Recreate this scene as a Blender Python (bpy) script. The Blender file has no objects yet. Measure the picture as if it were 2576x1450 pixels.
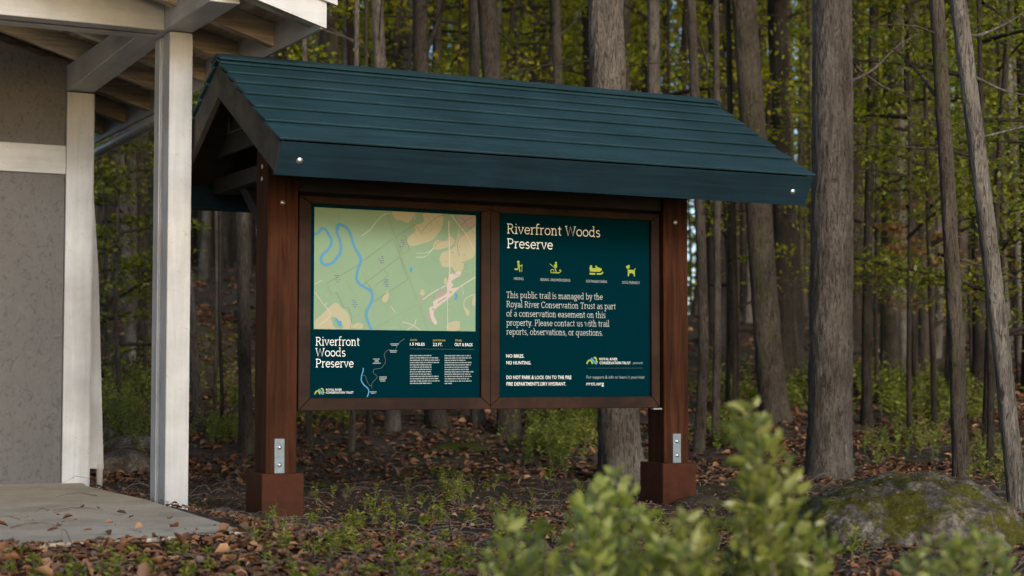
import bpy, bmesh, math, random
import numpy as np
from mathutils import Vector, Matrix, noise
from math import sin, cos, tan, pi, radians as R
random.seed(7); rng = np.random.default_rng(7)
sc = bpy.context.scene; COL = sc.collection

# ---------------------------------------------------------------- camera
PITCH, YAW = .0544, .4799
CAM = np.array([-3.313, -9.458, .808]); FP = 4287.2
Fw = np.array([sin(YAW)*cos(PITCH), cos(YAW)*cos(PITCH), sin(PITCH)])
Rt = np.array([cos(YAW), -sin(YAW), 0.]); Up = np.cross(Rt, Fw)
cd = bpy.data.cameras.new('camera'); camo = bpy.data.objects.new('camera', cd); COL.objects.link(camo)
camo.location = CAM; camo.rotation_euler = (pi/2+PITCH, 0, -YAW)
cd.sensor_width = 36; cd.lens = FP/2576*36; cd.clip_end = 2000; cd.clip_start = .05
cd.dof.use_dof = True; cd.dof.focus_distance = 10.2; cd.dof.aperture_fstop = 2.4
sc.camera = camo
def ray(u, v): return Fw + Rt*(u-1288)/FP - Up*(v-725)/FP
def at(u, v, ax, val):
    d = ray(u, v); i = 'xyz'.index(ax); return CAM + d*(val-CAM[i])/d[i]
def atd(u, v, dist):
    return CAM + ray(u, v)*dist
def pr(X):
    d = np.array(X)-CAM; w = d@Fw; return 1288+FP*(d@Rt)/w, 725-FP*(d@Up)/w, w

# ---------------------------------------------------------------- materials
def mat(name, rough=.6, spec=.5):
    m = bpy.data.materials.new(name); m.use_nodes = True; nt = m.node_tree
    b = nt.nodes['Principled BSDF']; b.inputs['Roughness'].default_value = rough
    b.inputs['Specular IOR Level'].default_value = spec
    return m, nt, b
def N(nt, t, **k):
    n = nt.nodes.new(t)
    for a, v in k.items():
        if a in n.inputs: n.inputs[a].default_value = v
        else: setattr(n, a, v)
    return n
def coords(nt, scale=(1, 1, 1), kind='Object'):
    tc = N(nt, 'ShaderNodeTexCoord'); mp = N(nt, 'ShaderNodeMapping'); mp.inputs['Scale'].default_value = scale
    nt.links.new(tc.outputs[kind], mp.inputs['Vector']); return mp.outputs['Vector']
def noisen(nt, vec, scale, detail=5, rough=.6, dist=0.):
    n = N(nt, 'ShaderNodeTexNoise'); n.inputs['Scale'].default_value = scale; n.inputs['Detail'].default_value = detail
    n.inputs['Roughness'].default_value = rough; n.inputs['Distortion'].default_value = dist
    nt.links.new(vec, n.inputs['Vector']); return n.outputs['Fac']
def ramp(nt, fac, stops):
    r = N(nt, 'ShaderNodeValToRGB'); el = r.color_ramp.elements
    while len(el) < len(stops): el.new(.5)
    for e, (p, c) in zip(el, stops): e.position = p; e.color = (*c, 1) if len(c) == 3 else c
    nt.links.new(fac, r.inputs['Fac']); return r.outputs['Color']
def mixc(nt, fac, a, b, mode='MIX'):
    m = N(nt, 'ShaderNodeMix', data_type='RGBA', blend_type=mode)
    for i, s in ((0, fac), (6, a), (7, b)):
        if isinstance(s, (int, float)): m.inputs[i].default_value = s
        elif isinstance(s, tuple): m.inputs[i].default_value = (*s, 1)
        else: nt.links.new(s, m.inputs[i])
    return m.outputs[2]
def bump(nt, b, h, strength, dist=.01, prev=None):
    n = N(nt, 'ShaderNodeBump'); n.inputs['Strength'].default_value = strength; n.inputs['Distance'].default_value = dist
    nt.links.new(h, n.inputs['Height'])
    if prev: nt.links.new(prev, n.inputs['Normal'])
    nt.links.new(n.outputs['Normal'], b.inputs['Normal']); return n.outputs['Normal']
def wood(name, c0, c1, stretch, rough=.6, bs=.5, stain=None, spec=.4, grain=30, amt=.55):
    m, nt, b = mat(name, rough, spec)
    v = coords(nt, stretch); g = noisen(nt, v, grain, 8, .65, .6)
    v2 = coords(nt); big = noisen(nt, v2, 2.3, 5, .6)
    col = mixc(nt, g, c0, c1)
    g2 = ramp(nt, g, [(.35, (amt, amt, amt)), (.6, (1, 1, 1))]); col = mixc(nt, 1., col, g2, 'MULTIPLY')
    bg = ramp(nt, big, [(.3, (.75, .75, .75)), (.7, (1.15, 1.15, 1.15))]); col = mixc(nt, 1., col, bg, 'MULTIPLY')
    if stain:
        s = ramp(nt, noisen(nt, v2, 26, 3, .7), [(.62, (0, 0, 0)), (.70, (1, 1, 1))]); col = mixc(nt, s, col, stain)
    nt.links.new(col, b.inputs['Base Color']); bump(nt, b, g, bs, .004); return m
WX, WY, WZ = (.06, 1, 1), (1, .06, 1), (1, 1, .06)
M = {}
for ax, st in (('x', WX), ('y', WY), ('z', WZ)):
    M['white_'+ax] = wood('white_paint_'+ax, (.395, .40, .405), (.485, .493, .498), st, .5, .35, (.42, .33, .25), grain=24, amt=.92)
    M['teal_'+ax] = wood('teal_paint_'+ax, (.013, .042, .053), (.020, .055, .069), st, .55, .5, grain=26, amt=.72, spec=.25)
    M['brown_'+ax] = wood('brown_stain_'+ax, (.037, .0130, .0056), (.062, .0215, .0095), st, .6, .5, grain=26, amt=.45, spec=.05)
    M['rough_'+ax] = wood('rough_pine_'+ax, (.42, .34, .25), (.62, .53, .42), st, .7, .5, grain=16, amt=.42)
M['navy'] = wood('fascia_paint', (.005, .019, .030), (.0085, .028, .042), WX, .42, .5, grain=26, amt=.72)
M['grey_wood'] = wood('weathered_wood', (.036, .031, .023), (.064, .055, .042), (1, .25, .25), .7, .5, grain=24, amt=.5)
M['frame'] = wood('frame_stain', (.021, .0088, .0045), (.036, .0145, .0070), (.1, 1, .1), .6, .5, grain=26, amt=.4, spec=.15)
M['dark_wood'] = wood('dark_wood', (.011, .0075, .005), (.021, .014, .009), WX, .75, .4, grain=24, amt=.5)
def plain(name, c, rough=.5, metal=0., spec=.5, nscale=0, na=.2, bs=0):
    m, nt, b = mat(name, rough, spec); b.inputs['Metallic'].default_value = metal
    if nscale:
        f = noisen(nt, coords(nt), nscale, 6, .65)
        col = ramp(nt, f, [(.3, tuple(x*(1-na) for x in c)), (.7, tuple(min(1, x*(1+na)) for x in c))])
        nt.links.new(col, b.inputs['Base Color'])
        if bs: bump(nt, b, f, bs, .004)
    else: b.inputs['Base Color'].default_value = (*c, 1)
    return m
M['steel'] = plain('galvanised_steel', (.16, .20, .22), .55, .3, .5, 30, .25, .1)
M['bolt'] = plain('bolt_metal', (.55, .54, .51), .4, .9)
M['gutter'] = plain('gutter_metal', (.62, .62, .60), .5, .2, .5, 8, .2)
M['pipe'] = plain('pipe_plastic', (.50, .46, .42), .5, 0, .5, 12, .1)
M['base_box'] = plain('rust_painted_box', (.047, .0125, .0038), .65, 0, .15, 14, .28, .25)
M['sign'] = plain('sign_face', (.0003, .0175, .0255), .8, 0, .0)
M['letter'] = plain('letter_white', (.72, .74, .72), .5)
M['letter_dim'] = plain('letter_grey', (.22, .27, .28), .5)
M['letter_mid'] = plain('letter_pale', (.42, .46, .455), .5)
M['rule'] = plain('rule_grey', (.05, .065, .065), .5)
M['lime'] = plain('lime_ink', (.25, .31, .006), .5)
M['gold'] = plain('gold_ink', (.35, .24, .02), .5)
M['river'] = plain('river_blue', (.05, .23, .40), .7)
M['map_green'] = plain('map_green', (.20, .30, .20), .7, 0, .1, 5, .03)
M['map_green2'] = plain('map_green_deep', (.17, .275, .18), .7)
M['map_tan'] = plain('map_tan', (.33, .32, .205), .7)
M['map_pink'] = plain('map_pink', (.42, .37, .34), .7)
M['map_mauve'] = plain('map_mauve', (.28, .23, .21), .7)
M['map_line'] = plain('map_line', (.075, .11, .075), .5)
M['map_line2'] = plain('map_line_pale', (.15, .21, .13), .5)
M['map_ink'] = plain('map_ink_violet', (.09, .10, .19), .5)
M['map_road'] = plain('map_road_pale', (.38, .41, .30), .5)

def stucco():
    m, nt, b = mat('stucco', .85, .2); v = coords(nt, (1, 1, 1)); v2 = coords(nt, (1, 1, .8))
    w = noisen(nt, v2, 22, 5, .55, 1.6); big = noisen(nt, v, 1.6, 4, .6)
    col = mixc(nt, big, (.100, .096, .094), (.140, .134, .132))
    cr = ramp(nt, w, [(.34, (.74, .73, .71)), (.43, (.98, .98, .98)), (.60, (1.06, 1.06, 1.06))]); col = mixc(nt, 1., col, cr, 'MULTIPLY')
    nt.links.new(col, b.inputs['Base Color'])
    n1 = bump(nt, b, w, .9, .012); bump(nt, b, noisen(nt, v, 120, 3), .25, .003, n1); return m
M['stucco'] = stucco()
def bark(name, dark, light, vs=1., moss=.0):
    dark = tuple(x*.40 for x in dark); light = tuple(x*.50 for x in light)
    m, nt, b = mat(name, .9, .15)
    v = coords(nt, (1, 1, .24)); n1 = noisen(nt, v, 38*vs, 6, .62, 1.2); v2 = coords(nt, (1, 1, .5)); n2 = noisen(nt, v2, 3.2, 5, .6)
    v3 = coords(nt, (1, 1, .16)); rg = noisen(nt, v3, 30*vs, 5, .7, 2.2)
    crack = ramp(nt, rg, [(.38, (.34, .32, .30)), (.46, (.85, .84, .82)), (.52, (1.45, 1.45, 1.45)), (.60, (.75, .73, .70)), (.72, (.5, .48, .46))])
    kn = ramp(nt, noisen(nt, coords(nt, (1, 1, .8)), 6.5, 2, .5), [(.24, (.35, .32, .3)), (.30, (1, 1, 1))])
    col = mixc(nt, n1, dark, light); col = mixc(nt, 1., col, crack, 'MULTIPLY')
    bg = ramp(nt, n2, [(.3, (.50, .48, .46)), (.68, (1.3, 1.3, 1.3))]); col = mixc(nt, 1., col, bg, 'MULTIPLY'); col = mixc(nt, 1., col, kn, 'MULTIPLY')
    if moss:
        ms = ramp(nt, noisen(nt, coords(nt, (1, 1, .4)), 5, 6, .7), [(.52, (0, 0, 0)), (.66, (moss,)*3)])
        col = mixc(nt, ms, col, (.06, .075, .02))
    nt.links.new(col, b.inputs['Base Color'])
    p = bump(nt, b, rg, 1., .03); bump(nt, b, n1, .8, .012, p); return m
M['bark_grey'] = bark('bark_grey', (.115, .095, .078), (.36, .315, .27))
M['bark_dark'] = bark('bark_dark', (.050, .040, .032), (.155, .130, .105), 1.2)
M['bark_mid'] = bark('bark_mid', (.085, .068, .052), (.24, .20, .165), 1.1, .55)
M['bark_pale'] = bark('bark_pale', (.20, .18, .155), (.46, .42, .37), 1.0)
def leafmat(name, cols, rough=.5, trans=.45, spec=.35):
    m, nt, b = mat(name, rough, spec); g = N(nt, 'ShaderNodeNewGeometry'); oi = N(nt, 'ShaderNodeObjectInfo')
    st = [(i/(len(cols)-1), c) for i, c in enumerate(cols)]
    col = ramp(nt, g.outputs['Random Per Island'], st)
    hs = N(nt, 'ShaderNodeHueSaturation'); mr = N(nt, 'ShaderNodeMapRange')
    nt.links.new(oi.outputs['Random'], mr.inputs[0]); mr.inputs[3].default_value = .7; mr.inputs[4].default_value = 1.25
    nt.links.new(mr.outputs[0], hs.inputs['Value']); nt.links.new(col, hs.inputs['Color'])
    mr2 = N(nt, 'ShaderNodeMapRange'); nt.links.new(oi.outputs['Random'], mr2.inputs[0]); mr2.inputs[3].default_value = .485; mr2.inputs[4].default_value = .515
    nt.links.new(mr2.outputs[0], hs.inputs['Hue'])
    nt.links.new(hs.outputs[0], b.inputs['Base Color'])
    if trans:
        t = N(nt, 'ShaderNodeBsdfTranslucent'); mx = N(nt, 'ShaderNodeMixShader'); mx.inputs[0].default_value = trans
        hv = N(nt, 'ShaderNodeHueSaturation'); hv.inputs['Value'].default_value = 1.5; nt.links.new(hs.outputs[0], hv.inputs['Color'])
        nt.links.new(hv.outputs[0], t.inputs['Color']); nt.links.new(b.outputs[0], mx.inputs[1]); nt.links.new(t.outputs[0], mx.inputs[2])
        nt.links.new(mx.outputs[0], nt.nodes['Material Output'].inputs[0])
    return m
M['leaf_wood'] = leafmat('leaf_wood', [(.14, .16, .008), (.25, .26, .010), (.34, .33, .014), (.46, .39, .025), (.20, .22, .010), (.11, .13, .008)], .5, .55)
M['leaf_deep'] = leafmat('leaf_deep', [(.06, .08, .006), (.10, .13, .008), (.15, .18, .010), (.22, .22, .014), (.07, .095, .006)], .5, .5)
M['leaf_rust'] = leafmat('leaf_rust', [(.20, .085, .03), (.28, .13, .05), (.16, .07, .03), (.22, .15, .05)], .7)
M['leaf_shrub'] = leafmat('leaf_shrub', [(.17, .22, .035), (.25, .30, .05), (.36, .39, .10), (.21, .26, .035), (.45, .47, .17)], .36, .35, .6)
M['leaf_cover'] = leafmat('leaf_cover', [(.07, .095, .010), (.14, .17, .014), (.20, .23, .02), (.25, .24, .03), (.09, .11, .012)], .5, .4)
M['leaf_litter'] = leafmat('leaf_litter', [(.070, .038, .021), (.18, .082, .036), (.31, .145, .060), (.12, .064, .036), (.46, .26, .13), (.085, .050, .032), (.27, .115, .045), (.15, .115, .085), (.26, .125, .055)], .75, 0, .25)
M['twig'] = plain('twig_bark', (.13, .10, .08), .85, 0, .2, 40, .5)
M['stem'] = plain('green_stem', (.16, .15, .08), .7, 0, .2, 30, .3)

def groundmat():
    m, nt, b = mat('forest_soil', .95, .15); v = coords(nt)
    a = noisen(nt, v, 6, 8, .75); big = noisen(nt, v, .9, 5, .6); fine = noisen(nt, v, 55, 6, .7)
    col = ramp(nt, a, [(.30, (.042, .031, .023)), (.5, (.10, .072, .052)), (.62, (.15, .105, .075)), (.75, (.13, .112, .095))])
    f = ramp(nt, fine, [(.35, (.5, .5, .5)), (.65, (1.35, 1.3, 1.25))]); col = mixc(nt, 1., col, f, 'MULTIPLY')
    ms = ramp(nt, big, [(.50, (0, 0, 0)), (.58, (1, 1, 1))]); ms2 = ramp(nt, noisen(nt, v, 14, 6, .7), [(.42, (0, 0, 0)), (.56, (1, 1, 1))])
    mm = mixc(nt, 1., ms, ms2, 'MULTIPLY'); col = mixc(nt, mm, col, (.052, .062, .010))
    nt.links.new(col, b.inputs['Base Color'])
    p = bump(nt, b, a, .9, .05); bump(nt, b, fine, .8, .015, p); return m
M['soil'] = groundmat()
def rockmat(moss=.5):
    m, nt, b = mat('mossy_rock', .9, .2); v = coords(nt)
    a = noisen(nt, v, 7, 9, .72, .4); f = noisen(nt, v, 48, 6, .7)
    col = ramp(nt, a, [(.3, (.045, .035, .025)), (.48, (.15, .122, .090)), (.62, (.33, .285, .23))])
    ff = ramp(nt, f, [(.35, (.45, .45, .45)), (.62, (1.25, 1.25, 1.25))]); col = mixc(nt, 1., col, ff, 'MULTIPLY')
    ms = ramp(nt, noisen(nt, v, 4.2, 8, .75, .5), [(moss, (0, 0, 0)), (moss+.07, (1, 1, 1))])
    gm = ramp(nt, noisen(nt, v, 70, 4, .7), [(.3, (.034, .034, .006)), (.6, (.125, .115, .012)), (.8, (.19, .17, .03))])
    col = mixc(nt, ms, col, gm); nt.links.new(col, b.inputs['Base Color'])
    p = bump(nt, b, a, 1., .04); p = bump(nt, b, ms, .5, .02, p); bump(nt, b, f, .9, .012, p); return m
M['rock'] = rockmat(.462); M['rock_bare'] = rockmat(.60); M['rock_bare'].name = 'bare_rock'
def slabmat():
    m, nt, b = mat('slab_concrete', .85, .25); v = coords(nt, (1, 1, 1)); s = coords(nt, (.25, 1, 1))
    a = noisen(nt, v, 2.2, 8, .62, .3); f = noisen(nt, v, 60, 5, .7)
    col = ramp(nt, a, [(.28, (.35, .285, .205)), (.5, (.52, .435, .32)), (.7, (.61, .525, .40))])
    ff = ramp(nt, f, [(.3, (.8, .8, .8)), (.6, (1.08, 1.08, 1.08))]); col = mixc(nt, 1., col, ff, 'MULTIPLY')
    cr = ramp(nt, noisen(nt, coords(nt, (.2, 1.6, 1)), 5, 6, .6, 1.), [(.485, (1, 1, 1)), (.50, (.35, .28, .22)), (.515, (1, 1, 1))])
    mk = ramp(nt, noisen(nt, v, 2.1, 3), [(.5, (0, 0, 0)), (.6, (1, 1, 1))]); col = mixc(nt, mixc(nt, 1., mk, (.7, .7, .7), 'MULTIPLY'), col, mixc(nt, 1., col, cr, 'MULTIPLY'))
    nt.links.new(col, b.inputs['Base Color']); p = bump(nt, b, a, .5, .02); bump(nt, b, f, .5, .004, p); return m
M['slab'] = slabmat()

# ---------------------------------------------------------------- object helpers
def tag(o, label=None, cat=None, group=None, kind=None):
    if label: o['label'] = label
    if cat: o['category'] = cat
    if group: o['group'] = group
    if kind: o['kind'] = kind
    return o
def empty(name, loc, label, cat, group=None):
    o = bpy.data.objects.new(name, None); COL.objects.link(o); o.location = loc; o.empty_display_size = .2
    return tag(o, label, cat, group)
def link(name, me, parent=None, root=None, label=None):
    """mesh in world coordinates, parented without moving"""
    o = bpy.data.objects.new(name, me); COL.objects.link(o)
    if parent:
        o.parent = parent
        o.matrix_parent_inverse = Matrix.Translation(parent.location).inverted() if parent.type == 'EMPTY' else Matrix.Identity(4)
    if label: o['label'] = label
    return o
def mesh_of(bm, mats, smooth=False, name='m'):
    me = bpy.data.meshes.new(name); bm.to_mesh(me); bm.free()
    for m in (mats if isinstance(mats, (list, tuple)) else [mats]): me.materials.append(m)
    if smooth: me.polygons.foreach_set('use_smooth', [True]*len(me.polygons))
    return me
def box(bm, a, b, bev=.003, M4=None):
    a, b = Vector(a), Vector(b)
    r = bmesh.ops.create_cube(bm, size=1); vs = r['verts']
    c = (a+b)/2; s = b-a
    for v in vs: v.co = Vector((c.x+v.co.x*s.x, c.y+v.co.y*s.y, c.z+v.co.z*s.z))
    if M4: 
        for v in vs: v.co = M4 @ v.co
    if bev:
        es = list({e for v in vs for e in v.link_edges})
        bmesh.ops.bevel(bm, geom=es, offset=bev, segments=1, affect='EDGES', profile=.5)
def prism(bm, pts, off):
    """closed polygon pts (3D) extruded by vector off"""
    off = Vector(off); n = len(pts)
    a = [bm.verts.new(Vector(p)) for p in pts]; b = [bm.verts.new(Vector(p)+off) for p in pts]
    bm.faces.new(a); bm.faces.new(b[::-1])
    for i in range(n): bm.faces.new((a[i], b[i], b[(i+1) % n], a[(i+1) % n]))
    bmesh.ops.recalc_face_normals(bm, faces=bm.faces[:])
def bx(name, mats, parent, *boxes, bev=.003, label=None):
    bm = bmesh.new()
    for a, b in boxes: box(bm, a, b, bev)
    return link(name, mesh_of(bm, mats), parent, label=label)
def tube_data(path, rad, seg=10, cap=True, wob=None):
    path = [Vector(p) for p in path]; V = []; Fc = []
    prevx = None
    for i, p in enumerate(path):
        t = (path[min(i+1, len(path)-1)]-path[max(i-1, 0)]).normalized()
        x = prevx if prevx else (Vector((1, 0, 0)) if abs(t.x) < .9 else Vector((0, 1, 0)))
        x = (x - t*x.dot(t)).normalized(); prevx = x; y = t.cross(x)
        for k in range(seg):
            a = 2*pi*k/seg; r = rad[i]*(wob(a, p.z, i) if wob else 1)
            V.append(p + x*cos(a)*r + y*sin(a)*r)
    for i in range(len(path)-1):
        for k in range(seg):
            k2 = (k+1) % seg; Fc.append((i*seg+k, i*seg+k2, (i+1)*seg+k2, (i+1)*seg+k))
    if cap: Fc.append(tuple(range(seg))[::-1]); Fc.append(tuple((len(path)-1)*seg+k for k in range(seg)))
    return V, Fc
def np_mesh(name, V, quads, mats, smooth=False, midx=None):
    """fast all-quad mesh"""
    me = bpy.data.meshes.new(name); V = np.asarray(V, dtype=np.float32); quads = np.asarray(quads, dtype=np.int32)
    me.vertices.add(len(V)); me.vertices.foreach_set('co', V.ravel())
    me.loops.add(quads.size); me.loops.foreach_set('vertex_index', quads.ravel())
    me.polygons.add(len(quads)); me.polygons.foreach_set('loop_start', np.arange(0, quads.size, 4, dtype=np.int32))
    for m in (mats if isinstance(mats, (list, tuple)) else [mats]): me.materials.append(m)
    if midx is not None: me.polygons.foreach_set('material_index', np.asarray(midx, dtype=np.int32))
    if smooth: me.polygons.foreach_set('use_smooth', np.ones(len(quads), dtype=bool))
    me.update(calc_edges=True); me.validate(); return me
def unit(a): return a/np.maximum(1e-9, np.linalg.norm(a, axis=1, keepdims=True))
def leaf_arrays(C, L, W, D=None, up=.5, fold=.25):
    """C centres, D direction; returns V,Q: each leaf two quads folded on its midrib"""
    n = len(C); C = np.asarray(C)
    if D is None: D = rng.normal(size=(n, 3)); D[:, 2] *= .5
    D = unit(D); nrm = rng.normal(size=(n, 3)); nrm[:, 2] += up*3; S = unit(np.cross(D, nrm)); Nn = np.cross(S, D)
    L = np.broadcast_to(L, n)[:, None]; W = np.broadcast_to(W, n)[:, None]
    base = C; tip = C+D*L-Nn*L*.12; mid1 = C+D*L*.33; mid2 = C+D*L*.68
    f = Nn*W*fold
    V = np.stack([base, mid1+S*W*.5+f, mid2+S*W*.42+f, tip, mid1-S*W*.5+f, mid2-S*W*.42+f], 1).reshape(-1, 3)
    i = np.arange(n)[:, None]*6
    Q = np.concatenate([i+np.array([[0, 1, 2, 3]]), i+np.array([[0, 3, 5, 4]])], 0); return V, Q
def diamond_arrays(C, L, W, D=None, up=.4):
    n = len(C); C = np.asarray(C)
    if D is None: D = rng.normal(size=(n, 3)); D[:, 2] *= .6
    D = unit(D); nrm = rng.normal(size=(n, 3)); nrm[:, 2] += up*3; S = unit(np.cross(D, nrm))
    L = np.broadcast_to(L, n)[:, None]; W = np.broadcast_to(W, n)[:, None]
    V = np.stack([C-D*L*.5, C+S*W*.5+D*L*.05, C+D*L*.5, C-S*W*.5+D*L*.05], 1).reshape(-1, 3)
    return V, np.arange(n)[:, None]*4+np.array([[0, 1, 2, 3]])
def merge(parts):
    Vs, Qs, Ms, o = [], [], [], 0
    for V, Q, mi in parts:
        V = np.asarray([tuple(v) for v in V]) if not isinstance(V, np.ndarray) else V; Q = np.asarray(Q)
        Vs.append(V); Qs.append(Q+o); Ms.append(np.full(len(Q), mi)); o += len(V)
    return np.concatenate(Vs), np.concatenate(Qs), np.concatenate(Ms)

# ---------------------------------------------------------------- terrain
CR2 = (sin(YAW), cos(YAW))
def sst(x, y):
    dx, dy = x-CAM[0], y-CAM[1]; return dx*sin(YAW)+dy*cos(YAW), dx*cos(YAW)-dy*sin(YAW)
def smooth(a, b, x):
    t = max(0., min(1., (x-a)/(b-a))); return t*t*(3-2*t)
def hterr(x, y):
    s, t = sst(x, y)
    k = s-13.3-1.2*smooth(-1, 3, t)
    z = 0 if k < 0 else (.094*k - .094*1.0*(1-math.exp(-k/1.0)))
    if s > 40: z -= .06*(s-40)
    if s > 90: z -= .02*(s-90)
    z += .95*smooth(15.5, 27, s)*smooth(-1.7, -4.2, t)*(1-smooth(60, 90, s))
    z += .10*smooth(13.5, 16, s)*smooth(-1.8, -3.4, t)            # hump behind the building
    n = noise.noise(Vector((x*.35, y*.35, 3)))*.10*smooth(12, 16, s) + noise.noise(Vector((x*1.3, y*1.3, 9)))*.022 + noise.noise(Vector((x*4, y*4, 1)))*.012
    damp = 1-.8*smooth(1.2, .4, math.hypot(x-.1, y))
    z += .064*smooth(-.12, -.46, x)*smooth(-2.7, -1.75, y)*smooth(4.5, 3.0, y)
    if x < -.2: damp *= .25+.75*smooth(3.2, 4.2, y)
    return z+n*damp
def gp(u, v):
    d = ray(u, v); t = 5.
    while t < 120:
        p = CAM+d*t
        if p[2] <= hterr(p[0], p[1]): return p, t
        t += .05
    return CAM+d*60, 60
def build_ground():
    S = np.concatenate([np.arange(-14, 5, 1.), np.arange(5, 20, .11), np.arange(20, 45, .5), np.arange(45, 150, 3), np.arange(150, 700, 50)])
    Vv, Q = [], []; nT = 150
    for s in S:
        half = max(7, abs(s)*.62+5) if s < 150 else s*1.2
        for j in range(nT):
            t = (j/(nT-1)*2-1); t = half*(t*.55+.45*t**3)
            x = CAM[0]+s*sin(YAW)+t*cos(YAW); y = CAM[1]+s*cos(YAW)-t*sin(YAW)
            Vv.append((x, y, hterr(x, y)))
    for i in range(len(S)-1):
        for j in range(nT-1):
            a = i*nT+j; Q.append((a, a+1, a+nT+1, a+nT))
    o = link('ground', np_mesh('ground', Vv, Q, M['soil'], True)); tag(o, 'dark forest soil with leaf litter rising into the woods', kind='structure')
build_ground()

# ---------------------------------------------------------------- kiosk
W, L0, DP = .19, 2.733, .204
HB = .272
XL, XR, YR, HR, YE, HE, YB, HBM = -.249, 3.2545, .1907, 2.7149, -.9291, 2.0870, -.8563, 1.895
K = empty('information_kiosk', (0, 0, 0), 'roofed wooden trail kiosk with a teal board roof, brown posts and two teal sign panels', 'kiosk')
def bolt(parent, p, nrm, r=.011, name='bolt'):
    bm = bmesh.new(); bmesh.ops.create_uvsphere(bm, u_segments=14, v_segments=8, radius=r)
    nrm = Vector(nrm).normalized(); q = nrm.to_track_quat('Z', 'Y')
    for v in bm.verts: v.co.z *= .55
    r2 = bmesh.ops.create_cone(bm, cap_ends=True, segments=16, radius1=r*1.5, radius2=r*1.4, depth=.003)
    for v in bm.verts: v.co = q @ v.co + Vector(p)
    return link(name, mesh_of(bm, M['bolt'], True), parent)
for x0 in (0, L0):
    post = bx('post', M['brown_z'], K, ((x0, 0, .05), (x0+W, DP, 2.2)), bev=.005)
    bm = bmesh.new(); o = .034; zt = HB
    box(bm, (x0-o, -o, -.12), (x0+W+o, DP+.045, zt), .004)
    link('post_base', mesh_of(bm, M['base_box']), K)
    sx = x0+.051 if x0 == 0 else x0+.063; sz = .472 if x0 == 0 else .462
    st = bx('strap', M['steel'], K, ((sx, -.007, HB-.004), (sx+.062, .001, sz)), bev=.002)
    for zz in (sz-.05, HB+.048): bolt(st, (sx+.031, -.008, zz), (0, -1, 0), .010)
    bolt(post, (x0+.094, -.001, 1.853), (0, -1, 0), .010)
bolt(K, (-.001, .10, 2.072), (-1, 0, 0), .010); bolt(K, (-.001, .105, 2.0), (-1, 0, 0), .010)
# frame: mitred stiles and rails
FY0, FY1 = .022, .105; xo0, xo1 = .204, 2.716; zo0, zo1 = .632, 1.905
xi = [.2804, 1.4063, 1.5353, 2.6523]; zi0, zi1 = .7069, 1.8584; xm = 1.4708
def frame_piece(name, pts, off=.0, lab=None):
    bm = bmesh.new(); prism(bm, [(x, FY0+off, z) for x, z in pts], (0, FY1-FY0-off, 0))
    es = [e for e in bm.edges if all(abs(v.co.y-(FY0+off)) < 1e-6 for v in e.verts)]
    bmesh.ops.bevel(bm, geom=es, offset=.003, segments=1, affect='EDGES')
    return link(name, mesh_of(bm, M['frame']), K)
g = .0008
frame_piece('frame_stile', [(xo0, zo0), (xi[0], zi0), (xi[0], zi1), (xo0, zo1)])
frame_piece('frame_stile', [(xi[1], zi0), (xm-g, zo0+.022), (xm-g, zo1-.03), (xi[1], zi1)])
frame_piece('frame_stile', [(xm+g, zo0+.022), (xi[2], zi0), (xi[2], zi1), (xm+g, zo1-.03)])
frame_piece('frame_stile', [(xi[3], zi0), (xo1, zo0), (xo1, zo1), (xi[3], zi1)])
frame_piece('frame_rail', [(xo0+.002, zo0), (xm-g, zo0), (xm-g, zo0+.020), (xi[1]-.001, zi0-.001), (xi[0]+.001, zi0-.001)])
frame_piece('frame_rail', [(xm+g, zo0), (xo1-.002, zo0), (xi[3]-.001, zi0-.001), (xi[2]+.001, zi0-.001), (xm+g, zo0+.020)])
frame_piece('frame_rail', [(xi[0]+.001, zi1+.001), (xi[1]-.001, zi1+.001), (xm-g, zo1-.028), (xm-g, zo1), (xo0+.002, zo1)])
frame_piece('frame_rail', [(xi[2]+.001, zi1+.001), (xi[3]-.001, zi1+.001), (xo1-.002, zo1), (xm+g, zo1), (xm+g, zo1-.028)])
bx('back_panel', M['dark_wood'], K, ((xo0+.003, FY1+.002, zo0+.004), (xo1-.003, FY1+.03, zo1-.003)), bev=0)
bx('corner_clip', M['steel'], K, ((xo1-.055, FY0-.004, zo0-.012), (xo1+.012, FY0+.03, zo0-.002)), bev=0)
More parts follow.
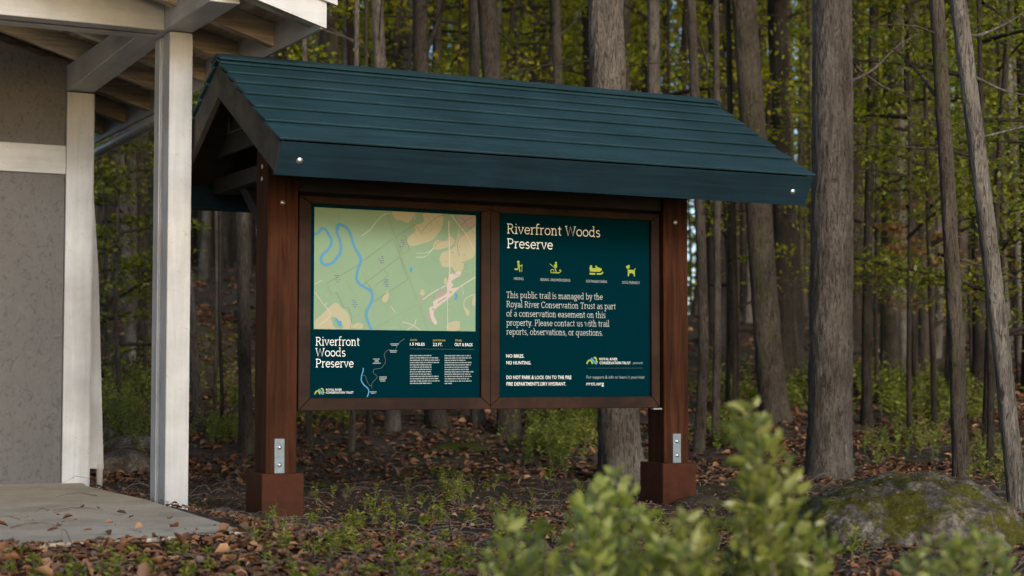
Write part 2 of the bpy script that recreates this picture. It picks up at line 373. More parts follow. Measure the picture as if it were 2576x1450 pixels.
# header beam and roof structure
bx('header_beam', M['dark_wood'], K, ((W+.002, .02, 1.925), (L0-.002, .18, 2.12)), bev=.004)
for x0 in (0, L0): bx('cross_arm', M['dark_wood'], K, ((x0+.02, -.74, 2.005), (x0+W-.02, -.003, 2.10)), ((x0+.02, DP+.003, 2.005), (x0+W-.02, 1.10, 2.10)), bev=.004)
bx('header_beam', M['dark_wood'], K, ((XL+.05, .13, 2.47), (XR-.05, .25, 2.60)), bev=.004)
sl = Vector((0, YE-YR, HE-HR)); slen = sl.length; sd = sl/slen; sn = Vector((0, sd.z, -sd.y))  # outward normal of the front slope
if sn.z < 0: sn = -sn
def P2(x, s, h, back=False):
    p = Vector((x, YR, HR)) + sd*s + sn*h
    if back: p.y = 2*YR-p.y
    return p
fr = [0, .082, .208, .33, .468, .63, .792, 1.0]
for back in (False, True):
    for i in range(7):
        s0, s1 = fr[i]*slen-(.04 if i else 0), fr[i+1]*slen
        h0, h1 = -.010 if i else .004, .010
        bm = bmesh.new(); xa, xb = XL-.012, XR+.012
        jl, jr = 0, 0
        pts = [P2(xa, s0, h0-.02, back), P2(xa, s1-.003, h1-.013, back), P2(xa, s1, h1, back), P2(xa, s0, h0, back)]
        prism(bm, [p+Vector((jl, 0, 0)) for p in pts], (xb-xa+jr-jl, 0, 0))
        bmesh.ops.bevel(bm, geom=bm.edges[:], offset=.002, segments=1, affect='EDGES')
        link('roof_board', mesh_of(bm, M['teal_x']), K)
    # ridge cap leg
    bm = bmesh.new(); xa, xb = XL-.014, XR+.014
    prism(bm, [P2(xa, 0, .006, back)+Vector((0, (.0006 if back else -.0006), 0)), P2(xa, .085, .020, back), P2(xa, .086, .036, back), P2(xa, -.012, .022, back)+Vector((0, (.0006 if back else -.0006), 0))], (xb-xa, 0, 0))
    link('ridge_cap', mesh_of(bm, M['teal_x']), K)
    # eave fascia: square to the slope
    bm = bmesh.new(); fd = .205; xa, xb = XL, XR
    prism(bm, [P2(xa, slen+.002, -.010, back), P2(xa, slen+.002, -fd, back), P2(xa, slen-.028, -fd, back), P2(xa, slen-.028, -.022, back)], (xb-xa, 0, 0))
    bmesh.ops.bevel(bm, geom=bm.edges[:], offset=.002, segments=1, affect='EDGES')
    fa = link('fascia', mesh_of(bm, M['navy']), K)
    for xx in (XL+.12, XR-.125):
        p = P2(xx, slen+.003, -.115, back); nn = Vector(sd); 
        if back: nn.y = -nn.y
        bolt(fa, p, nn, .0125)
    # soffit lining
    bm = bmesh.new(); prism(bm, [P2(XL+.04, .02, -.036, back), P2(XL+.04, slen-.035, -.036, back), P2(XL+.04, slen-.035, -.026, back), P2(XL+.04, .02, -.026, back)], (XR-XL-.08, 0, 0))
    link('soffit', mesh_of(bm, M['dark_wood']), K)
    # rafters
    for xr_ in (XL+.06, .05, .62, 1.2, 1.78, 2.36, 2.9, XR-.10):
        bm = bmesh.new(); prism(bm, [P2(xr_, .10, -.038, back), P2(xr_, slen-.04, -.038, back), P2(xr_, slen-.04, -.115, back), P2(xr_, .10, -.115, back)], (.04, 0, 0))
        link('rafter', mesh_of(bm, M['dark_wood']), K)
    # rake boards, both ends, plumb joint at the apex
    for xa, dx in ((XL+.002, .035), (XR-.037, .035)):
        bd = .165; k = bd/ -sn.y if False else 0
        zt = P2(xa, 0, -.018, back); 
        inner = bd/abs(sn.z)
        yc = YR+(.0008 if back else -.0008)
        top = Vector((xa, yc, HR-.045)); bot = Vector((xa, yc, HR-.045-inner))
        pts = [top, P2(xa, slen-.002, -.024, back), P2(xa, slen-.002, -fd+.004, back), bot]
        bm = bmesh.new(); prism(bm, pts, (dx, 0, 0)); bmesh.ops.bevel(bm, geom=bm.edges[:], offset=.002, segments=1, affect='EDGES')
        link('rake_board', mesh_of(bm, M['grey_wood']), K)
# gable filling and the small vent frame in it
for xg in (XL+.20, XR-.23):
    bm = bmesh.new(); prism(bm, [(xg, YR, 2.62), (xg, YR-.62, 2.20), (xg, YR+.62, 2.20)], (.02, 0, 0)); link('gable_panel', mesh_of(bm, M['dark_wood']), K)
bx('gable_vent', M['grey_wood'], K, ((-.062, .556, 2.33), (-.052, .57, 2.47)), ((-.062, .10, 2.318), (-.052, .57, 2.330)), ((-.062, .44, 2.382), (-.052, .452, 2.47)), ((-.062, .10, 2.37), (-.052, .452, 2.381)), bev=0)
for x0 in (.075, L0+.075):
    bm = bmesh.new(); prism(bm, [(x0, DP+.002, 1.60), (x0, DP+.002, 1.72), (x0, .62, 2.0), (x0, .74, 2.0)], (.05, 0, 0)); link('brace', mesh_of(bm, M['dark_wood']), K)

# ---------------------------------------------------------------- sign panels
def homog(src, dst):
    A = []
    for (x, y), (X, Y) in zip(src, dst):
        A.append([x, y, 1, 0, 0, 0, -X*x, -X*y, -X]); A.append([0, 0, 0, x, y, 1, -Y*x, -Y*y, -Y])
    h = np.linalg.svd(np.array(A))[2][-1].reshape(3, 3)
    return lambda x, y: ((h[0, 0]*x+h[0, 1]*y+h[0, 2])/(h[2, 0]*x+h[2, 1]*y+h[2, 2]), (h[1, 0]*x+h[1, 1]*y+h[1, 2])/(h[2, 0]*x+h[2, 1]*y+h[2, 2]))
PY = .046
rectL = [(xi[0], zi1), (xi[1], zi1), (xi[1], zi0), (xi[0], zi0)]; rectR = [(xi[2], zi1), (xi[3], zi1), (xi[3], zi0), (xi[2], zi0)]
HL = homog([(780, 516), (1207, 537), (1205, 1001), (776, 1000)], rectL)
HRr = homog([(1254, 535), (1635, 555), (1632, 998), (1251, 999)], rectR)
def crop(H, ox, oy, s):   # a crop of the photo (source offset, zoom) to panel metres
    return lambda x, y: H((ox+x/s)/1.59006, (oy+y/s)/1.59006)
mapsign = bx('map_sign', M['sign'], K, ((xi[0]-.004, PY, zi0-.004), (xi[1]+.004, PY+.006, zi1+.004)), bev=0, label='teal sign panel with a green trail map above its title')
textsign = bx('notice_sign', M['sign'], K, ((xi[2]-.004, PY, zi0-.004), (xi[3]+.004, PY+.006, zi1+.004)), bev=0, label='teal sign panel with white title, lime icons and a paragraph')
class Flat:
    def __init__(s): s.V = []; s.F = []; s.m = []; s.mats = []; s.n = 0
    def mi(s, k):
        if k not in s.mats: s.mats.append(k)
        return s.mats.index(k)
    def poly(s, pts, k, lay):
        b = len(s.V); y = PY-.0004-lay*.00025-s.n*2e-7; s.n += 1
        s.V += [(x, y, z) for x, z in pts]; s.F.append(tuple(range(b, b+len(pts)))); s.m.append(s.mi(k))
    def line(s, pts, w, k, lay):
        pts = [np.array(p) for p in pts]; 
        if isinstance(w, (int, float)): w = [w]*len(pts)
        b = len(s.V); y = PY-.0004-lay*.00025-s.n*2e-7; s.n += 1
        for i, p in enumerate(pts):
            a = pts[max(i-1, 0)]; c = pts[min(i+1, len(pts)-1)]; t = c-a; t = t/(np.linalg.norm(t)+1e-9); nn = np.array([-t[1], t[0]])*w[i]/2
            for q in (p+nn, p-nn): s.V.append((q[0], y, q[1]))
        for i in range(len(pts)-1):
            q = b+2*i; s.F.append((q, q+1, q+3, q+2)); s.m.append(s.mi(k))
    def build(s, name, parent):
        me = bpy.data.meshes.new(name); me.from_pydata(s.V, [], s.F)
        for k in s.mats: me.materials.append(M[k])
        me.polygons.foreach_set('material_index', s.m)
        return link(name, me, parent)
def curve(pts, n=6, closed=False):
    """Catmull-Rom"""
    P = [np.array(p, float) for p in pts]; out = []
    m = len(P)
    for i in range(m if closed else m-1):
        p0 = P[(i-1) % m] if closed or i > 0 else P[0]; p1 = P[i]; p2 = P[(i+1) % m]; p3 = P[(i+2) % m] if closed or i+2 < m else P[-1]
        for k in range(n):
            t = k/n; out.append(.5*((2*p1)+(-p0+p2)*t+(2*p0-5*p1+4*p2-p3)*t*t+(-p0+3*p1-3*p2+p3)*t**3))
    if not closed: out.append(P[-1])
    return out
# ---- the map picture, traced in the coordinates of a photo crop
mc = crop(HL, 1230, 820, 2.788)
pm = .00059  # metres per crop pixel, about
fl = Flat()
def mp(pts): return [mc(*p) for p in pts]
fl.poly(mp([(77, 37), (1878, 127), (1868, 1420), (66, 1387)]), 'map_green', 0)
def inmap(p):
    x = min(1872, max(70, p[0])); return x, min(1386+(x-66)*.0183, max(38+(x-77)*.05, p[1]))
def blob(pts, k, lay=1): fl.poly(mp([inmap(p) for p in curve(pts, 4, True)]), k, lay)
for g2 in ([(1180, 100), (1330, 106), (1300, 190), (1200, 230), (1180, 180)], [(1510, 112), (1700, 120), (1690, 200), (1600, 330), (1480, 330), (1380, 400), (1250, 470), (1500, 280)],
           [(1200, 480), (1420, 480), (1560, 490), (1480, 560), (1470, 660), (1540, 730), (1560, 880), (1400, 930), (1250, 800)], [(260, 1250), (330, 1290), (385, 1380), (270, 1378)]):
    blob(g2, 'map_green2', 1)
blob([(940, 82), (1060, 86), (1180, 95), (1165, 160), (1110, 213), (1040, 180), (1000, 185), (955, 140)], 'map_tan', 2)
blob([(1290, 108), (1400, 110), (1505, 120), (1508, 200), (1480, 290), (1390, 400), (1280, 440), (1160, 470), (1108, 430), (1120, 370), (1200, 300), (1190, 240), (1290, 200)], 'map_tan', 2)
blob([(1690, 250), (1695, 340), (1760, 330), (1872, 270), (1870, 560), (1760, 640), (1720, 750), (1640, 750), (1600, 700), (1510, 700), (1468, 620), (1500, 540), (1590, 510), (1650, 440)], 'map_tan', 2)
blob([(1600, 360), (1640, 440), (1500, 500), (1400, 500), (1425, 410), (1540, 400)], 'map_tan', 2.5)
blob([(300, 1095), (370, 1150), (430, 1190), (465, 1270), (470, 1386), (72, 1384), (74, 1300), (150, 1230)], 'map_tan', 2)
blob([(262, 1255), (330, 1280), (400, 1376), (300, 1374)], 'map_green', 3)
blob([(890, 965), (902, 1030), (870, 1090), (835, 1085), (832, 1040)], 'map_tan', 2); blob([(1270, 945), (1303, 985), (1285, 1018), (1245, 1000)], 'map_tan', 2)
blob([(920, 1120), (945, 1150), (975, 1205), (950, 1190)], 'map_tan', 2); blob([(500, 1378), (520, 1330), (600, 1325), (600, 1380)], 'map_tan', 2)
blob([(1560, 1330), (1685, 1305), (1680, 1400), (1560, 1410)], 'map_tan', 2); blob([(1740, 1150), (1800, 1190), (1795, 1245), (1765, 1230)], 'map_tan', 2); blob([(1520, 830), (1550, 830), (1555, 885), (1520, 890)], 'map_tan', 2)
blob([(1845, 1030), (1868, 1025), (1866, 1130), (1832, 1120)], 'map_tan', 2)
blob([(1700, 125), (1875, 130), (1873, 240), (1790, 270), (1700, 240)], 'map_mauve', 3)
blob([(1580, 790), (1690, 750), (1705, 790), (1600, 860), (1620, 900), (1600, 940), (1680, 935), (1560, 1060), (1430, 1160), (1400, 1230), (1440, 1320), (1410, 1340), (1370, 1270), (1352, 1160), (1400, 1130), (1400, 1080), (1540, 1000), (1550, 910)], 'map_pink', 4)
blob([(1540, 960), (1530, 1010), (1420, 1065), (1410, 1050), (1470, 980)], 'map_mauve', 3); blob([(1320, 1240), (1350, 1200), (1375, 1215), (1380, 1310), (1340, 1290)], 'map_mauve', 3)
for c in ((1590, 980), (1395, 1172), (1630, 770)): blob([(c[0]-18, c[1]), (c[0], c[1]-12), (c[0]+20, c[1]), (c[0], c[1]+14)], 'map_mauve', 5)
def road(pts, w, k, lay=5, cv=True): fl.line(mp([tuple(p) for p in (curve(pts) if cv else pts)]), w*pm, k, lay)
for pts, w in (([(1572, 190), (1578, 500), (1582, 700), (1572, 890)], 14), ([(1556, 1040), (1556, 1410)], 9), ([(1280, 1065), (1400, 980), (1560, 900)], 10), ([(1630, 970), (1730, 900), (1868, 815)], 12),
               ([(1600, 120), (1680, 230), (1760, 330), (1862, 525)], 9), ([(75, 975), (180, 1120), (250, 1230), (120, 1350)], 7), ([(78, 890), (160, 848)], 6), ([(1050, 1310), (1170, 1350), (1250, 1405)], 8), ([(1105, 1400), (1180, 1345), (1205, 1285)], 8), ([(1865, 1005), (1780, 1040), (1740, 1090), (1745, 1170)], 7), ([(1720, 900), (1735, 1010)], 6), ([(215, 1095), (185, 1125)], 6), ([(1190, 100), (1192, 175)], 7)):
    road(pts, w, 'map_pink', 5)
road([(905, 105), (830, 130), (760, 200), (690, 290), (600, 355)], 8, 'map_road'); road([(1410, 480), (1340, 560), (1290, 590), (1200, 593)], 7, 'map_road'); road([(1205, 548), (1330, 540), (1400, 490)], 5, 'map_road')
road([(320, 50), (77, 265)], 5, 'map_mauve', 6, False); road([(880, 85), (1040, 590), (1215, 1065)], 7, 'map_line2', 5, False)
for pts in ([(613, 635), (948, 388), (1018, 560), (1010, 600), (610, 900)], [(1188, 228), (985, 365), (1055, 565), (1133, 512), (1078, 350)], [(1188, 228), (1255, 310)], [(1028, 600), (1112, 842), (730, 1085)], [(560, 680), (205, 883), (268, 1010), (316, 980), (402, 1152), (448, 1147), (490, 1255), (470, 1386)],
            [(655, 880), (725, 968)], [(855, 740), (893, 798), (760, 900)]):
    road(pts, 4, 'map_line', 6, False)
for pts in ([(780, 660), (790, 710), (850, 740)], [(600, 750), (630, 800), (650, 880), (610, 900)], [(1075, 350), (1030, 390), (1040, 500)], [(1075, 350), (1130, 305), (1210, 335)], [(770, 880), (735, 950), (780, 1050), (860, 1120), (890, 1210)], [(640, 1130), (620, 1280), (540, 1386)], [(120, 70), (220, 170), (330, 230)], [(335, 65), (345, 190)], [(520, 300), (600, 320), (630, 285)],
            [(400, 450), (370, 560), (385, 740), (330, 690)], [(85, 740), (230, 700), (310, 780)], [(430, 850), (480, 940), (540, 1050), (530, 1110)], [(250, 900), (190, 1000)], [(920, 960), (910, 1080), (980, 1190)], [(700, 1386), (860, 1310), (1215, 1115)], [(760, 1386), (900, 1300)], [(1240, 1115), (1330, 1400)], [(1040, 1240), (1080, 1250), (1020, 1330), (1040, 1400)], [(1390, 560), (1420, 640), (1560, 640)], [(1640, 800), (1720, 780)], [(1260, 340), (1380, 290), (1360, 180), (1300, 110)], [(1500, 280), (1430, 190), (1380, 120)], [(560, 1120), (600, 1190), (560, 1230)], [(1270, 700), (1290, 620), (1340, 560)], [(1720, 740), (1860, 690)], [(1650, 860), (1870, 745)]):
    road(pts, 3, 'map_line2', 6)
for pts in ([(1255, 330), (1340, 230), (1440, 150), (1510, 125)], [(1410, 490), (1460, 420), (1570, 400)], [(1680, 560), (1670, 450), (1700, 370), (1750, 345)], [(1700, 270), (1760, 190), (1870, 130)], [(1690, 150), (1740, 175), (1800, 270), (1870, 220)], [(1810, 260), (1855, 325)]):
    road(pts, 4, 'map_ink' if pts[0][0] != 1700 else 'map_line', 7)
road([(1440, 1105), (1540, 1040)], 6, 'map_line', 7, False)
rv = [(79, 338), (120, 318), (155, 276), (200, 290), (255, 380), (262, 440), (225, 510), (160, 570), (148, 630), (180, 672), (240, 672), (300, 630), (355, 550), (368, 470), (350, 380), (328, 330), (325, 260), (345, 228), (400, 245), (460, 300), (485, 370), (520, 480), (580, 580), (588, 640), (560, 720), (543, 820), (570, 885), (640, 930), (705, 975), (716, 1050), (690, 1120), (655, 1190), (652, 1260), (680, 1340), (708, 1396)]
fl.line(mp([tuple(p) for p in curve(rv, 5)]), 27*pm, 'river', 8)
blob([(1150, 703), (1166, 725), (1150, 760), (1133, 740)], 'river', 8); blob([(1635, 990), (1672, 1015), (1660, 1060), (1625, 1068), (1645, 1030)], 'river', 8)
blob([(298, 1270), (320, 1268), (345, 1295), (372, 1300), (372, 1350), (345, 1355), (320, 1310)], 'river', 8); blob([(315, 235), (360, 222), (340, 300), (318, 300)], 'river', 9)
rr = random.Random(3)
for c, n in (((1055, 440), 10), ((815, 620), 12), ((860, 880), 12), ((515, 1105), 8), ((330, 830), 9), ((1250, 1085), 8)):
    for k in range(n):   # unreadable place names, four short rows
        x = c[0]+rr.uniform(-34, 20); y = c[1]+(k % 4-1.5)*24; w = rr.uniform(8, 22)
        fl.poly(mp([(x, y-5), (x+w, y-5), (x+w, y+5), (x, y+5)]), 'map_ink' if c[0] != 1250 else 'map_mauve', 9)
for k in range(60):
    x = rr.choice([1575, 1556, 1640, 1610, 1680, 1750, 1460, 1740])+rr.gauss(0, 22); y = rr.uniform(150, 1390) if x < 1600 else rr.uniform(340, 720)
    fl.poly(mp([(x, y), (x+9, y), (x+9, y+9), (x, y+9)]), rr.choice(['map_ink', 'map_mauve', 'map_mauve']), 9)
fl.build('trail_map', mapsign)

# ---- slab serif stroke letters
def arc(cx, cy, rx, ry, a0, a1, n=10): return [(cx+rx*cos(R(a0+(a1-a0)*i/n)), cy+ry*sin(R(a0+(a1-a0)*i/n))) for i in range(n+1)]
def S(*pts): return list(pts)
def slab(x, y, a=1., b=1.): return S((x-a, y), (x+b, y))
G = {}
def stemlow(x, top, left=True): return [S((x, 0), (x, top)), slab(x, .25), S((x-1.1, top-.25), (x, top-.25))]
G['i'] = (2.6, stemlow(1.3, 5)+[S((1.25, 6.3), (1.25, 7.15))]); G['l'] = (2.6, stemlow(1.3, 7.6))
G['r'] = (4.0, stemlow(1.3, 5)+[arc(3.3, 3.0, 2.0, 1.8, 170, 75, 8)])
def arch(x0, x1): return arc((x0+x1)/2+.1, 3.1, (x1-x0)/2-.1, 1.7, 165, 0, 9)+[(x1, 0)]
G['n'] = (5.8, stemlow(1.3, 5)+[arch(1.3, 4.3), slab(4.3, .25, .9, .9)]); G['h'] = (5.8, stemlow(1.3, 7.6)+[arch(1.3, 4.3), slab(4.3, .25, .9, .9)])
G['m'] = (8.8, stemlow(1.3, 5)+[arch(1.3, 4.3), arch(4.3, 7.3), slab(4.3, .25, .8, .8), slab(7.3, .25, .9, .9)])
G['u'] = (5.8, [[(1.3, 4.75)]+[(1.3, 2)]+arc(2.7, 1.8, 1.4, 1.5, 180, 350, 9), S((4.3, 4.9), (4.3, 0)), S((.2, 4.75), (1.3, 4.75)), S((3.3, 4.75), (4.3, 4.75)), S((4.3, .25), (5.3, .25))])
G['o'] = (5.4, [arc(2.7, 2.5, 2.1, 2.25, 0, 360, 18)]); G['c'] = (4.8, [arc(2.7, 2.5, 2.1, 2.25, 45, 320, 14)])
G['e'] = (5.1, [S((.7, 2.65), (4.55, 2.65)), arc(2.65, 2.5, 2.0, 2.25, 3, 322, 16)])
G['a'] = (5.2, [arc(2.5, 3.3, 1.5, 1.45, 150, 0, 9)+[(4.0, .7), (4.9, .25)], arc(2.35, 1.45, 1.6, 1.25, 35, 330, 13)])
G['d'] = (5.8, [arc(2.5, 2.5, 1.9, 2.2, 0, 360, 16), S((4.3, 0), (4.3, 7.6)), S((3.2, 7.35), (4.3, 7.35)), S((4.3, .25), (5.3, .25))])
G['b'] = (5.7, [arc(3.2, 2.5, 1.9, 2.2, 0, 360, 16), S((1.3, 0), (1.3, 7.6)), S((.2, 7.35), (1.3, 7.35))])
G['p'] = (5.8, [arc(3.2, 2.5, 1.9, 2.2, 0, 360, 16), S((1.3, -2.2), (1.3, 5)), S((.2, 4.75), (1.3, 4.75)), slab(1.3, -2.)])
G['q'] = (5.8, [arc(2.5, 2.5, 1.9, 2.2, 0, 360, 16), S((4.3, -2.2), (4.3, 5)), slab(4.3, -2.)])
G['g'] = (5.4, [arc(2.5, 3.1, 1.7, 1.6, 0, 360, 14), arc(2.6, -.9, 2.0, 1.2, 0, 360, 14), S((3.6, 4.3), (5.0, 4.8)), S((1.6, 1.6), (1.4, .6), (3.6, .3))])
G['t'] = (3.6, [[(1.5, 6.4), (1.5, 1.4)]+arc(2.4, 1.2, .9, .95, 180, 300, 6), S((.3, 4.75), (3.1, 4.75))])
G['f'] = (3.6, [arc(2.8, 6.3, 1.4, 1.15, 60, 180, 7)+[(1.4, 0)], S((.3, 4.75), (3.1, 4.75)), slab(1.4, .25, 1, 1.1)])
G['s'] = (4.4, [arc(2.2, 3.6, 1.4, 1.15, 35, 250, 9)[:-1]+arc(2.1, 1.35, 1.5, 1.15, 70, -145, 9)])
G['v'] = (5.2, [S((.7, 4.8), (2.6, .1), (4.5, 4.8)), slab(.8, 4.75, .7, .9), slab(4.4, 4.75, .9, .7)])
G['w'] = (7.8, [S((.7, 4.8), (2.3, .1), (3.9, 4.8), (5.5, .1), (7.1, 4.8)), slab(.8, 4.75, .7, .8), slab(7., 4.75, .8, .7)])
G['y'] = (5.2, [S((.7, 4.8), (2.7, .2)), S((4.5, 4.8), (2.3, -1.4), (.9, -2.0)), slab(.8, 4.75, .7, .9), slab(4.4, 4.75, .9, .7)])
G['R'] = (6.6, [S((1.5, 0), (1.5, 7)), slab(1.5, .25), [(.5, 6.75), (3.3, 6.75)]+arc(3.3, 5.15, 1.7, 1.6, 90, -90, 9)+[(1.5, 3.55)], S((3.4, 3.5), (5.6, .25), (6.4, .25))])
G['P'] = (6.2, [S((1.5, 0), (1.5, 7)), slab(1.5, .25, 1, 1.1), [(.5, 6.75), (3.4, 6.75)]+arc(3.4, 4.95, 1.9, 1.8, 90, -90, 9)+[(1.5, 3.15)]])
G['W'] = (9.4, [S((.9, 6.8), (2.7, .1), (4.7, 6.6), (6.7, .1), (8.5, 6.8)), slab(1., 6.75, .9, .9), slab(8.4, 6.75, .9, .9)])
G['T'] = (6.2, [S((3.1, 0), (3.1, 6.75)), S((.5, 5.5), (.5, 6.75), (5.7, 6.75), (5.7, 5.5)), slab(3.1, .25, 1.1, 1.1)])
G['C'] = (6.4, [arc(3.5, 3.5, 2.8, 3.3, 40, 320, 16), S((5.6, 5.3), (5.6, 6.8))])
G['.'] = (2.2, [S((1.1, 0), (1.1, .9))]); G[','] = (2.2, [S((1.2, .9), (1.1, 0), (.6, -1.1))]); G[' '] = (2.5, [])
def serif(fl, txt, p0, p1, cap, k, wt=.95, lay=3):
    """p0,p1 baseline ends (panel metres), cap height in metres"""
    adv = sum(G[c][0]*.96 for c in txt); p0 = np.array(p0); p1 = np.array(p1); ex = (p1-p0)/adv; sy = cap/7.
    ux = np.linalg.norm(ex); x = 0
    for c in txt:
        a, st = G[c]
        for s_ in st:
            pts = [tuple(p0+ex*(x+px_*.96)+np.array([0, py_*sy])) for px_, py_ in s_]
            horiz = len(s_) == 2 and abs(s_[0][1]-s_[1][1]) < .01
            fl.line(pts, (.62 if horiz else wt)*(sy+ux)/2, k, lay)
        x += a*.96
def btext(name, items, parent):
    for it in items: btext1(name, [it], parent)
def btext1(name, items, parent):
    """builtin sans: items (txt, p0, width, cap, material, bold)"""
    vs, fs, ms, mk = [], [], [], []
    dg = None
    for txt, p0, wid, cap, k, bold in items:
        c = bpy.data.curves.new('t', 'FONT'); c.body = txt; c.size = 1; c.offset = bold; c.resolution_u = 2
        o = bpy.data.objects.new('t', c); COL.objects.link(o); bpy.context.view_layer.update()
        me = bpy.data.meshes.new_from_object(o.evaluated_get(bpy.context.evaluated_depsgraph_get()))
        co = [v.co for v in me.vertices]
        if co:
            x0 = min(v.x for v in co); x1 = max(v.x for v in co); b = len(vs); s = cap/.70
            for v in co: vs.append((p0[0]+(v.x-x0)/(x1-x0)*wid, PY-.0016, p0[1]+v.y*s))
            if k not in mk: mk.append(k)
            for p in me.polygons: fs.append(tuple(b+i for i in p.vertices)); ms.append(mk.index(k))
        bpy.data.objects.remove(o); bpy.data.curves.remove(c); bpy.data.meshes.remove(me)
    me = bpy.data.meshes.new(name); me.from_pydata(vs, [], fs)
    for k in mk: me.materials.append(M[k])
    me.polygons.foreach_set('material_index', ms); return link(name, me, parent)
c4 = crop(HRr, 1920, 780, 1.6116); c3 = crop(HRr, 1980, 1000, 4.025); c5 = crop(HRr, 1980, 1360, 4.025)
ft = Flat()
pxR = .00268/1.59*1.0  # rough metres per source pixel
def capm(cf, x, y0, y1): return abs(cf(x, y1)[1]-cf(x, y0)[1])
serif(ft, 'Riverfront Woods', c4(172, 245), c4(780, 270), capm(c4, 175, 180, 245), 'letter', .64); serif(ft, 'Preserve', c4(172, 339), c4(472, 350), capm(c4, 175, 276, 339), 'letter', .68)
ft.build('title_lettering', textsign)
ft = Flat()
for t, x1, y0, y1 in (('This public trail is managed by the', 790, 663, 677), ('Royal River Conservation Trust as part', 874, 723, 739), ('of a conservation easement on this', 808, 783, 795), ('property. Please contact us with trail', 830, 843, 851), ('reports, observations, or questions.', 790, 901, 909)):
    serif(ft, t, c4(167, y0), c4(x1, y1), capm(c4, 167, 622, 663), 'letter_mid', .54)
ft.build('paragraph_lettering', textsign)
ic = Flat()
def ip(pts, cf=c3): return [cf(*p) for p in pts]
def circ(cf, cx, cy, r, k): ic.poly([cf(cx+r*cos(a*pi/8), cy+r*sin(a*pi/8)) for a in range(16)], k, 3)
pc = .00042
def il(pts, w, F=None, cf=c3, k='lime'): (F or ic).line(ip(pts, cf), w*pc, k, 3)
ic = Flat(); circ(c3, 376, 187, 20, 'lime'); ic.poly(ip([(362, 212), (388, 208), (400, 238), (398, 285), (368, 292), (364, 240)]), 'lime', 3); il([(385, 235), (408, 258), (436, 240)], 12); il([(382, 285), (355, 310), (318, 300)], 22); il([(322, 290), (322, 322)], 12); il([(385, 282), (398, 310), (398, 350)], 16); il([(436, 228), (430, 350)], 8); ic.build('activity_icon', textsign)
ic = Flat(); circ(c3, 982, 204, 18, 'lime'); ic.poly(ip([(950, 232), (990, 222), (1000, 240), (985, 290), (955, 285)]), 'lime', 3); il([(882, 218), (955, 278), (1000, 270)], 9); il([(965, 285), (975, 320), (990, 360)], 16); ic.line(ip(arc(923, 335, 26, 26, 0, 360, 14)), 9*pc, 'lime', 3); il([(895, 362), (1030, 366), (1062, 340), (1055, 318), (1030, 330)], 15); ic.build('activity_icon', textsign)
ic = Flat(); ic.poly(ip([(1530, 250), (1562, 242), (1568, 292), (1625, 290), (1615, 255), (1632, 245), (1650, 275), (1715, 295), (1722, 320), (1690, 352), (1530, 345), (1522, 300)]), 'lime', 3); il([(1522, 380), (1612, 384)], 27); il([(1638, 384), (1700, 386), (1728, 372), (1736, 350)], 25); ic.build('activity_icon', textsign)
ic = Flat(); ic.poly(ip([(2108, 262), (2135, 245), (2168, 240), (2170, 290), (2152, 300), (2122, 296)]), 'lime', 3); ic.poly(ip([(2138, 300), (2150, 318), (2245, 320), (2252, 345), (2255, 425), (2235, 425), (2228, 385), (2195, 370), (2165, 380), (2152, 425), (2136, 425), (2140, 350)]), 'lime', 3); il([(2245, 328), (2256, 300), (2268, 300)], 12); ic.build('activity_icon', textsign)
def T(cf, txt, x0, x1, y, ctop, k='letter', bold=.008):
    a = cf(x0, y); b = cf(x1, y); return (txt, a, b[0]-a[0], capm(cf, x0, ctop, y), k, bold)
btext('icon_caption', [T(c3, 'HIKING', 302, 455, 478, 435, 'letter_dim'), T(c3, 'BIKING -SNOWSHOEING', 732, 1208, 495, 450, 'letter_dim'), T(c3, 'BOATING&KAYAKING', 1466, 1800, 522, 478, 'letter_dim'), T(c3, 'DOG FRIENDLY', 2046, 2334, 542, 498, 'letter_dim')], textsign)
btext('rules_lettering', [T(c5, 'NO BIKES.', 172, 458, 286, 230, 'letter'), T(c5, 'NO HUNTING.', 172, 570, 394, 340, 'letter'), T(c5, 'DO NOT PARK & LOCK ON TO THE FIRE', 172, 1214, 632, 574, 'letter'), T(c5, "FIRE DEPARTMENT'S DRY HYDRANT.", 172, 1128, 738, 680, 'letter')], textsign)
btext('contact_lettering', [T(c5, 'ROYAL RIVER', 1668, 1958, 330, 292, 'letter'), T(c5, 'CONSERVATION TRUST', 1668, 2168, 394, 352, 'letter'), T(c5, 'yarmouth.', 2204, 2372, 392, 352, 'letter_dim', 0), T(c5, 'For support & info or learn it your/visit:', 1458, 2394, 626, 574, 'letter_dim', 0), T(c5, 'rrct.org', 1458, 1735, 736, 672, 'letter', .0)], textsign)
def logo(cf, x, y, s, parent):
    F = Flat(); q = lambda pts: [cf(x+a*s, y+b*s) for a, b in pts]
    F.line(q(curve([(0, 108), (14, 70), (45, 45), (75, 68), (92, 108)], 4)), 22*pc*s*1.1, 'lime', 3)
    F.line(q([(66, 14), (100, 50), (125, 85), (160, 108)]), 30*pc*s, 'river', 4); F.line(q(curve([(108, 12), (135, 5), (152, 30), (150, 55), (172, 84)], 4)), 22*pc*s*1.1, 'lime', 3)
    F.build('trust_logo', parent)
logo(c5, 1466, 284, 1., textsign)
F = Flat(); F.line([c5(1463, 458), c5(2366, 460)], .0014, 'rule', 3); F.build('rule_line', textsign)
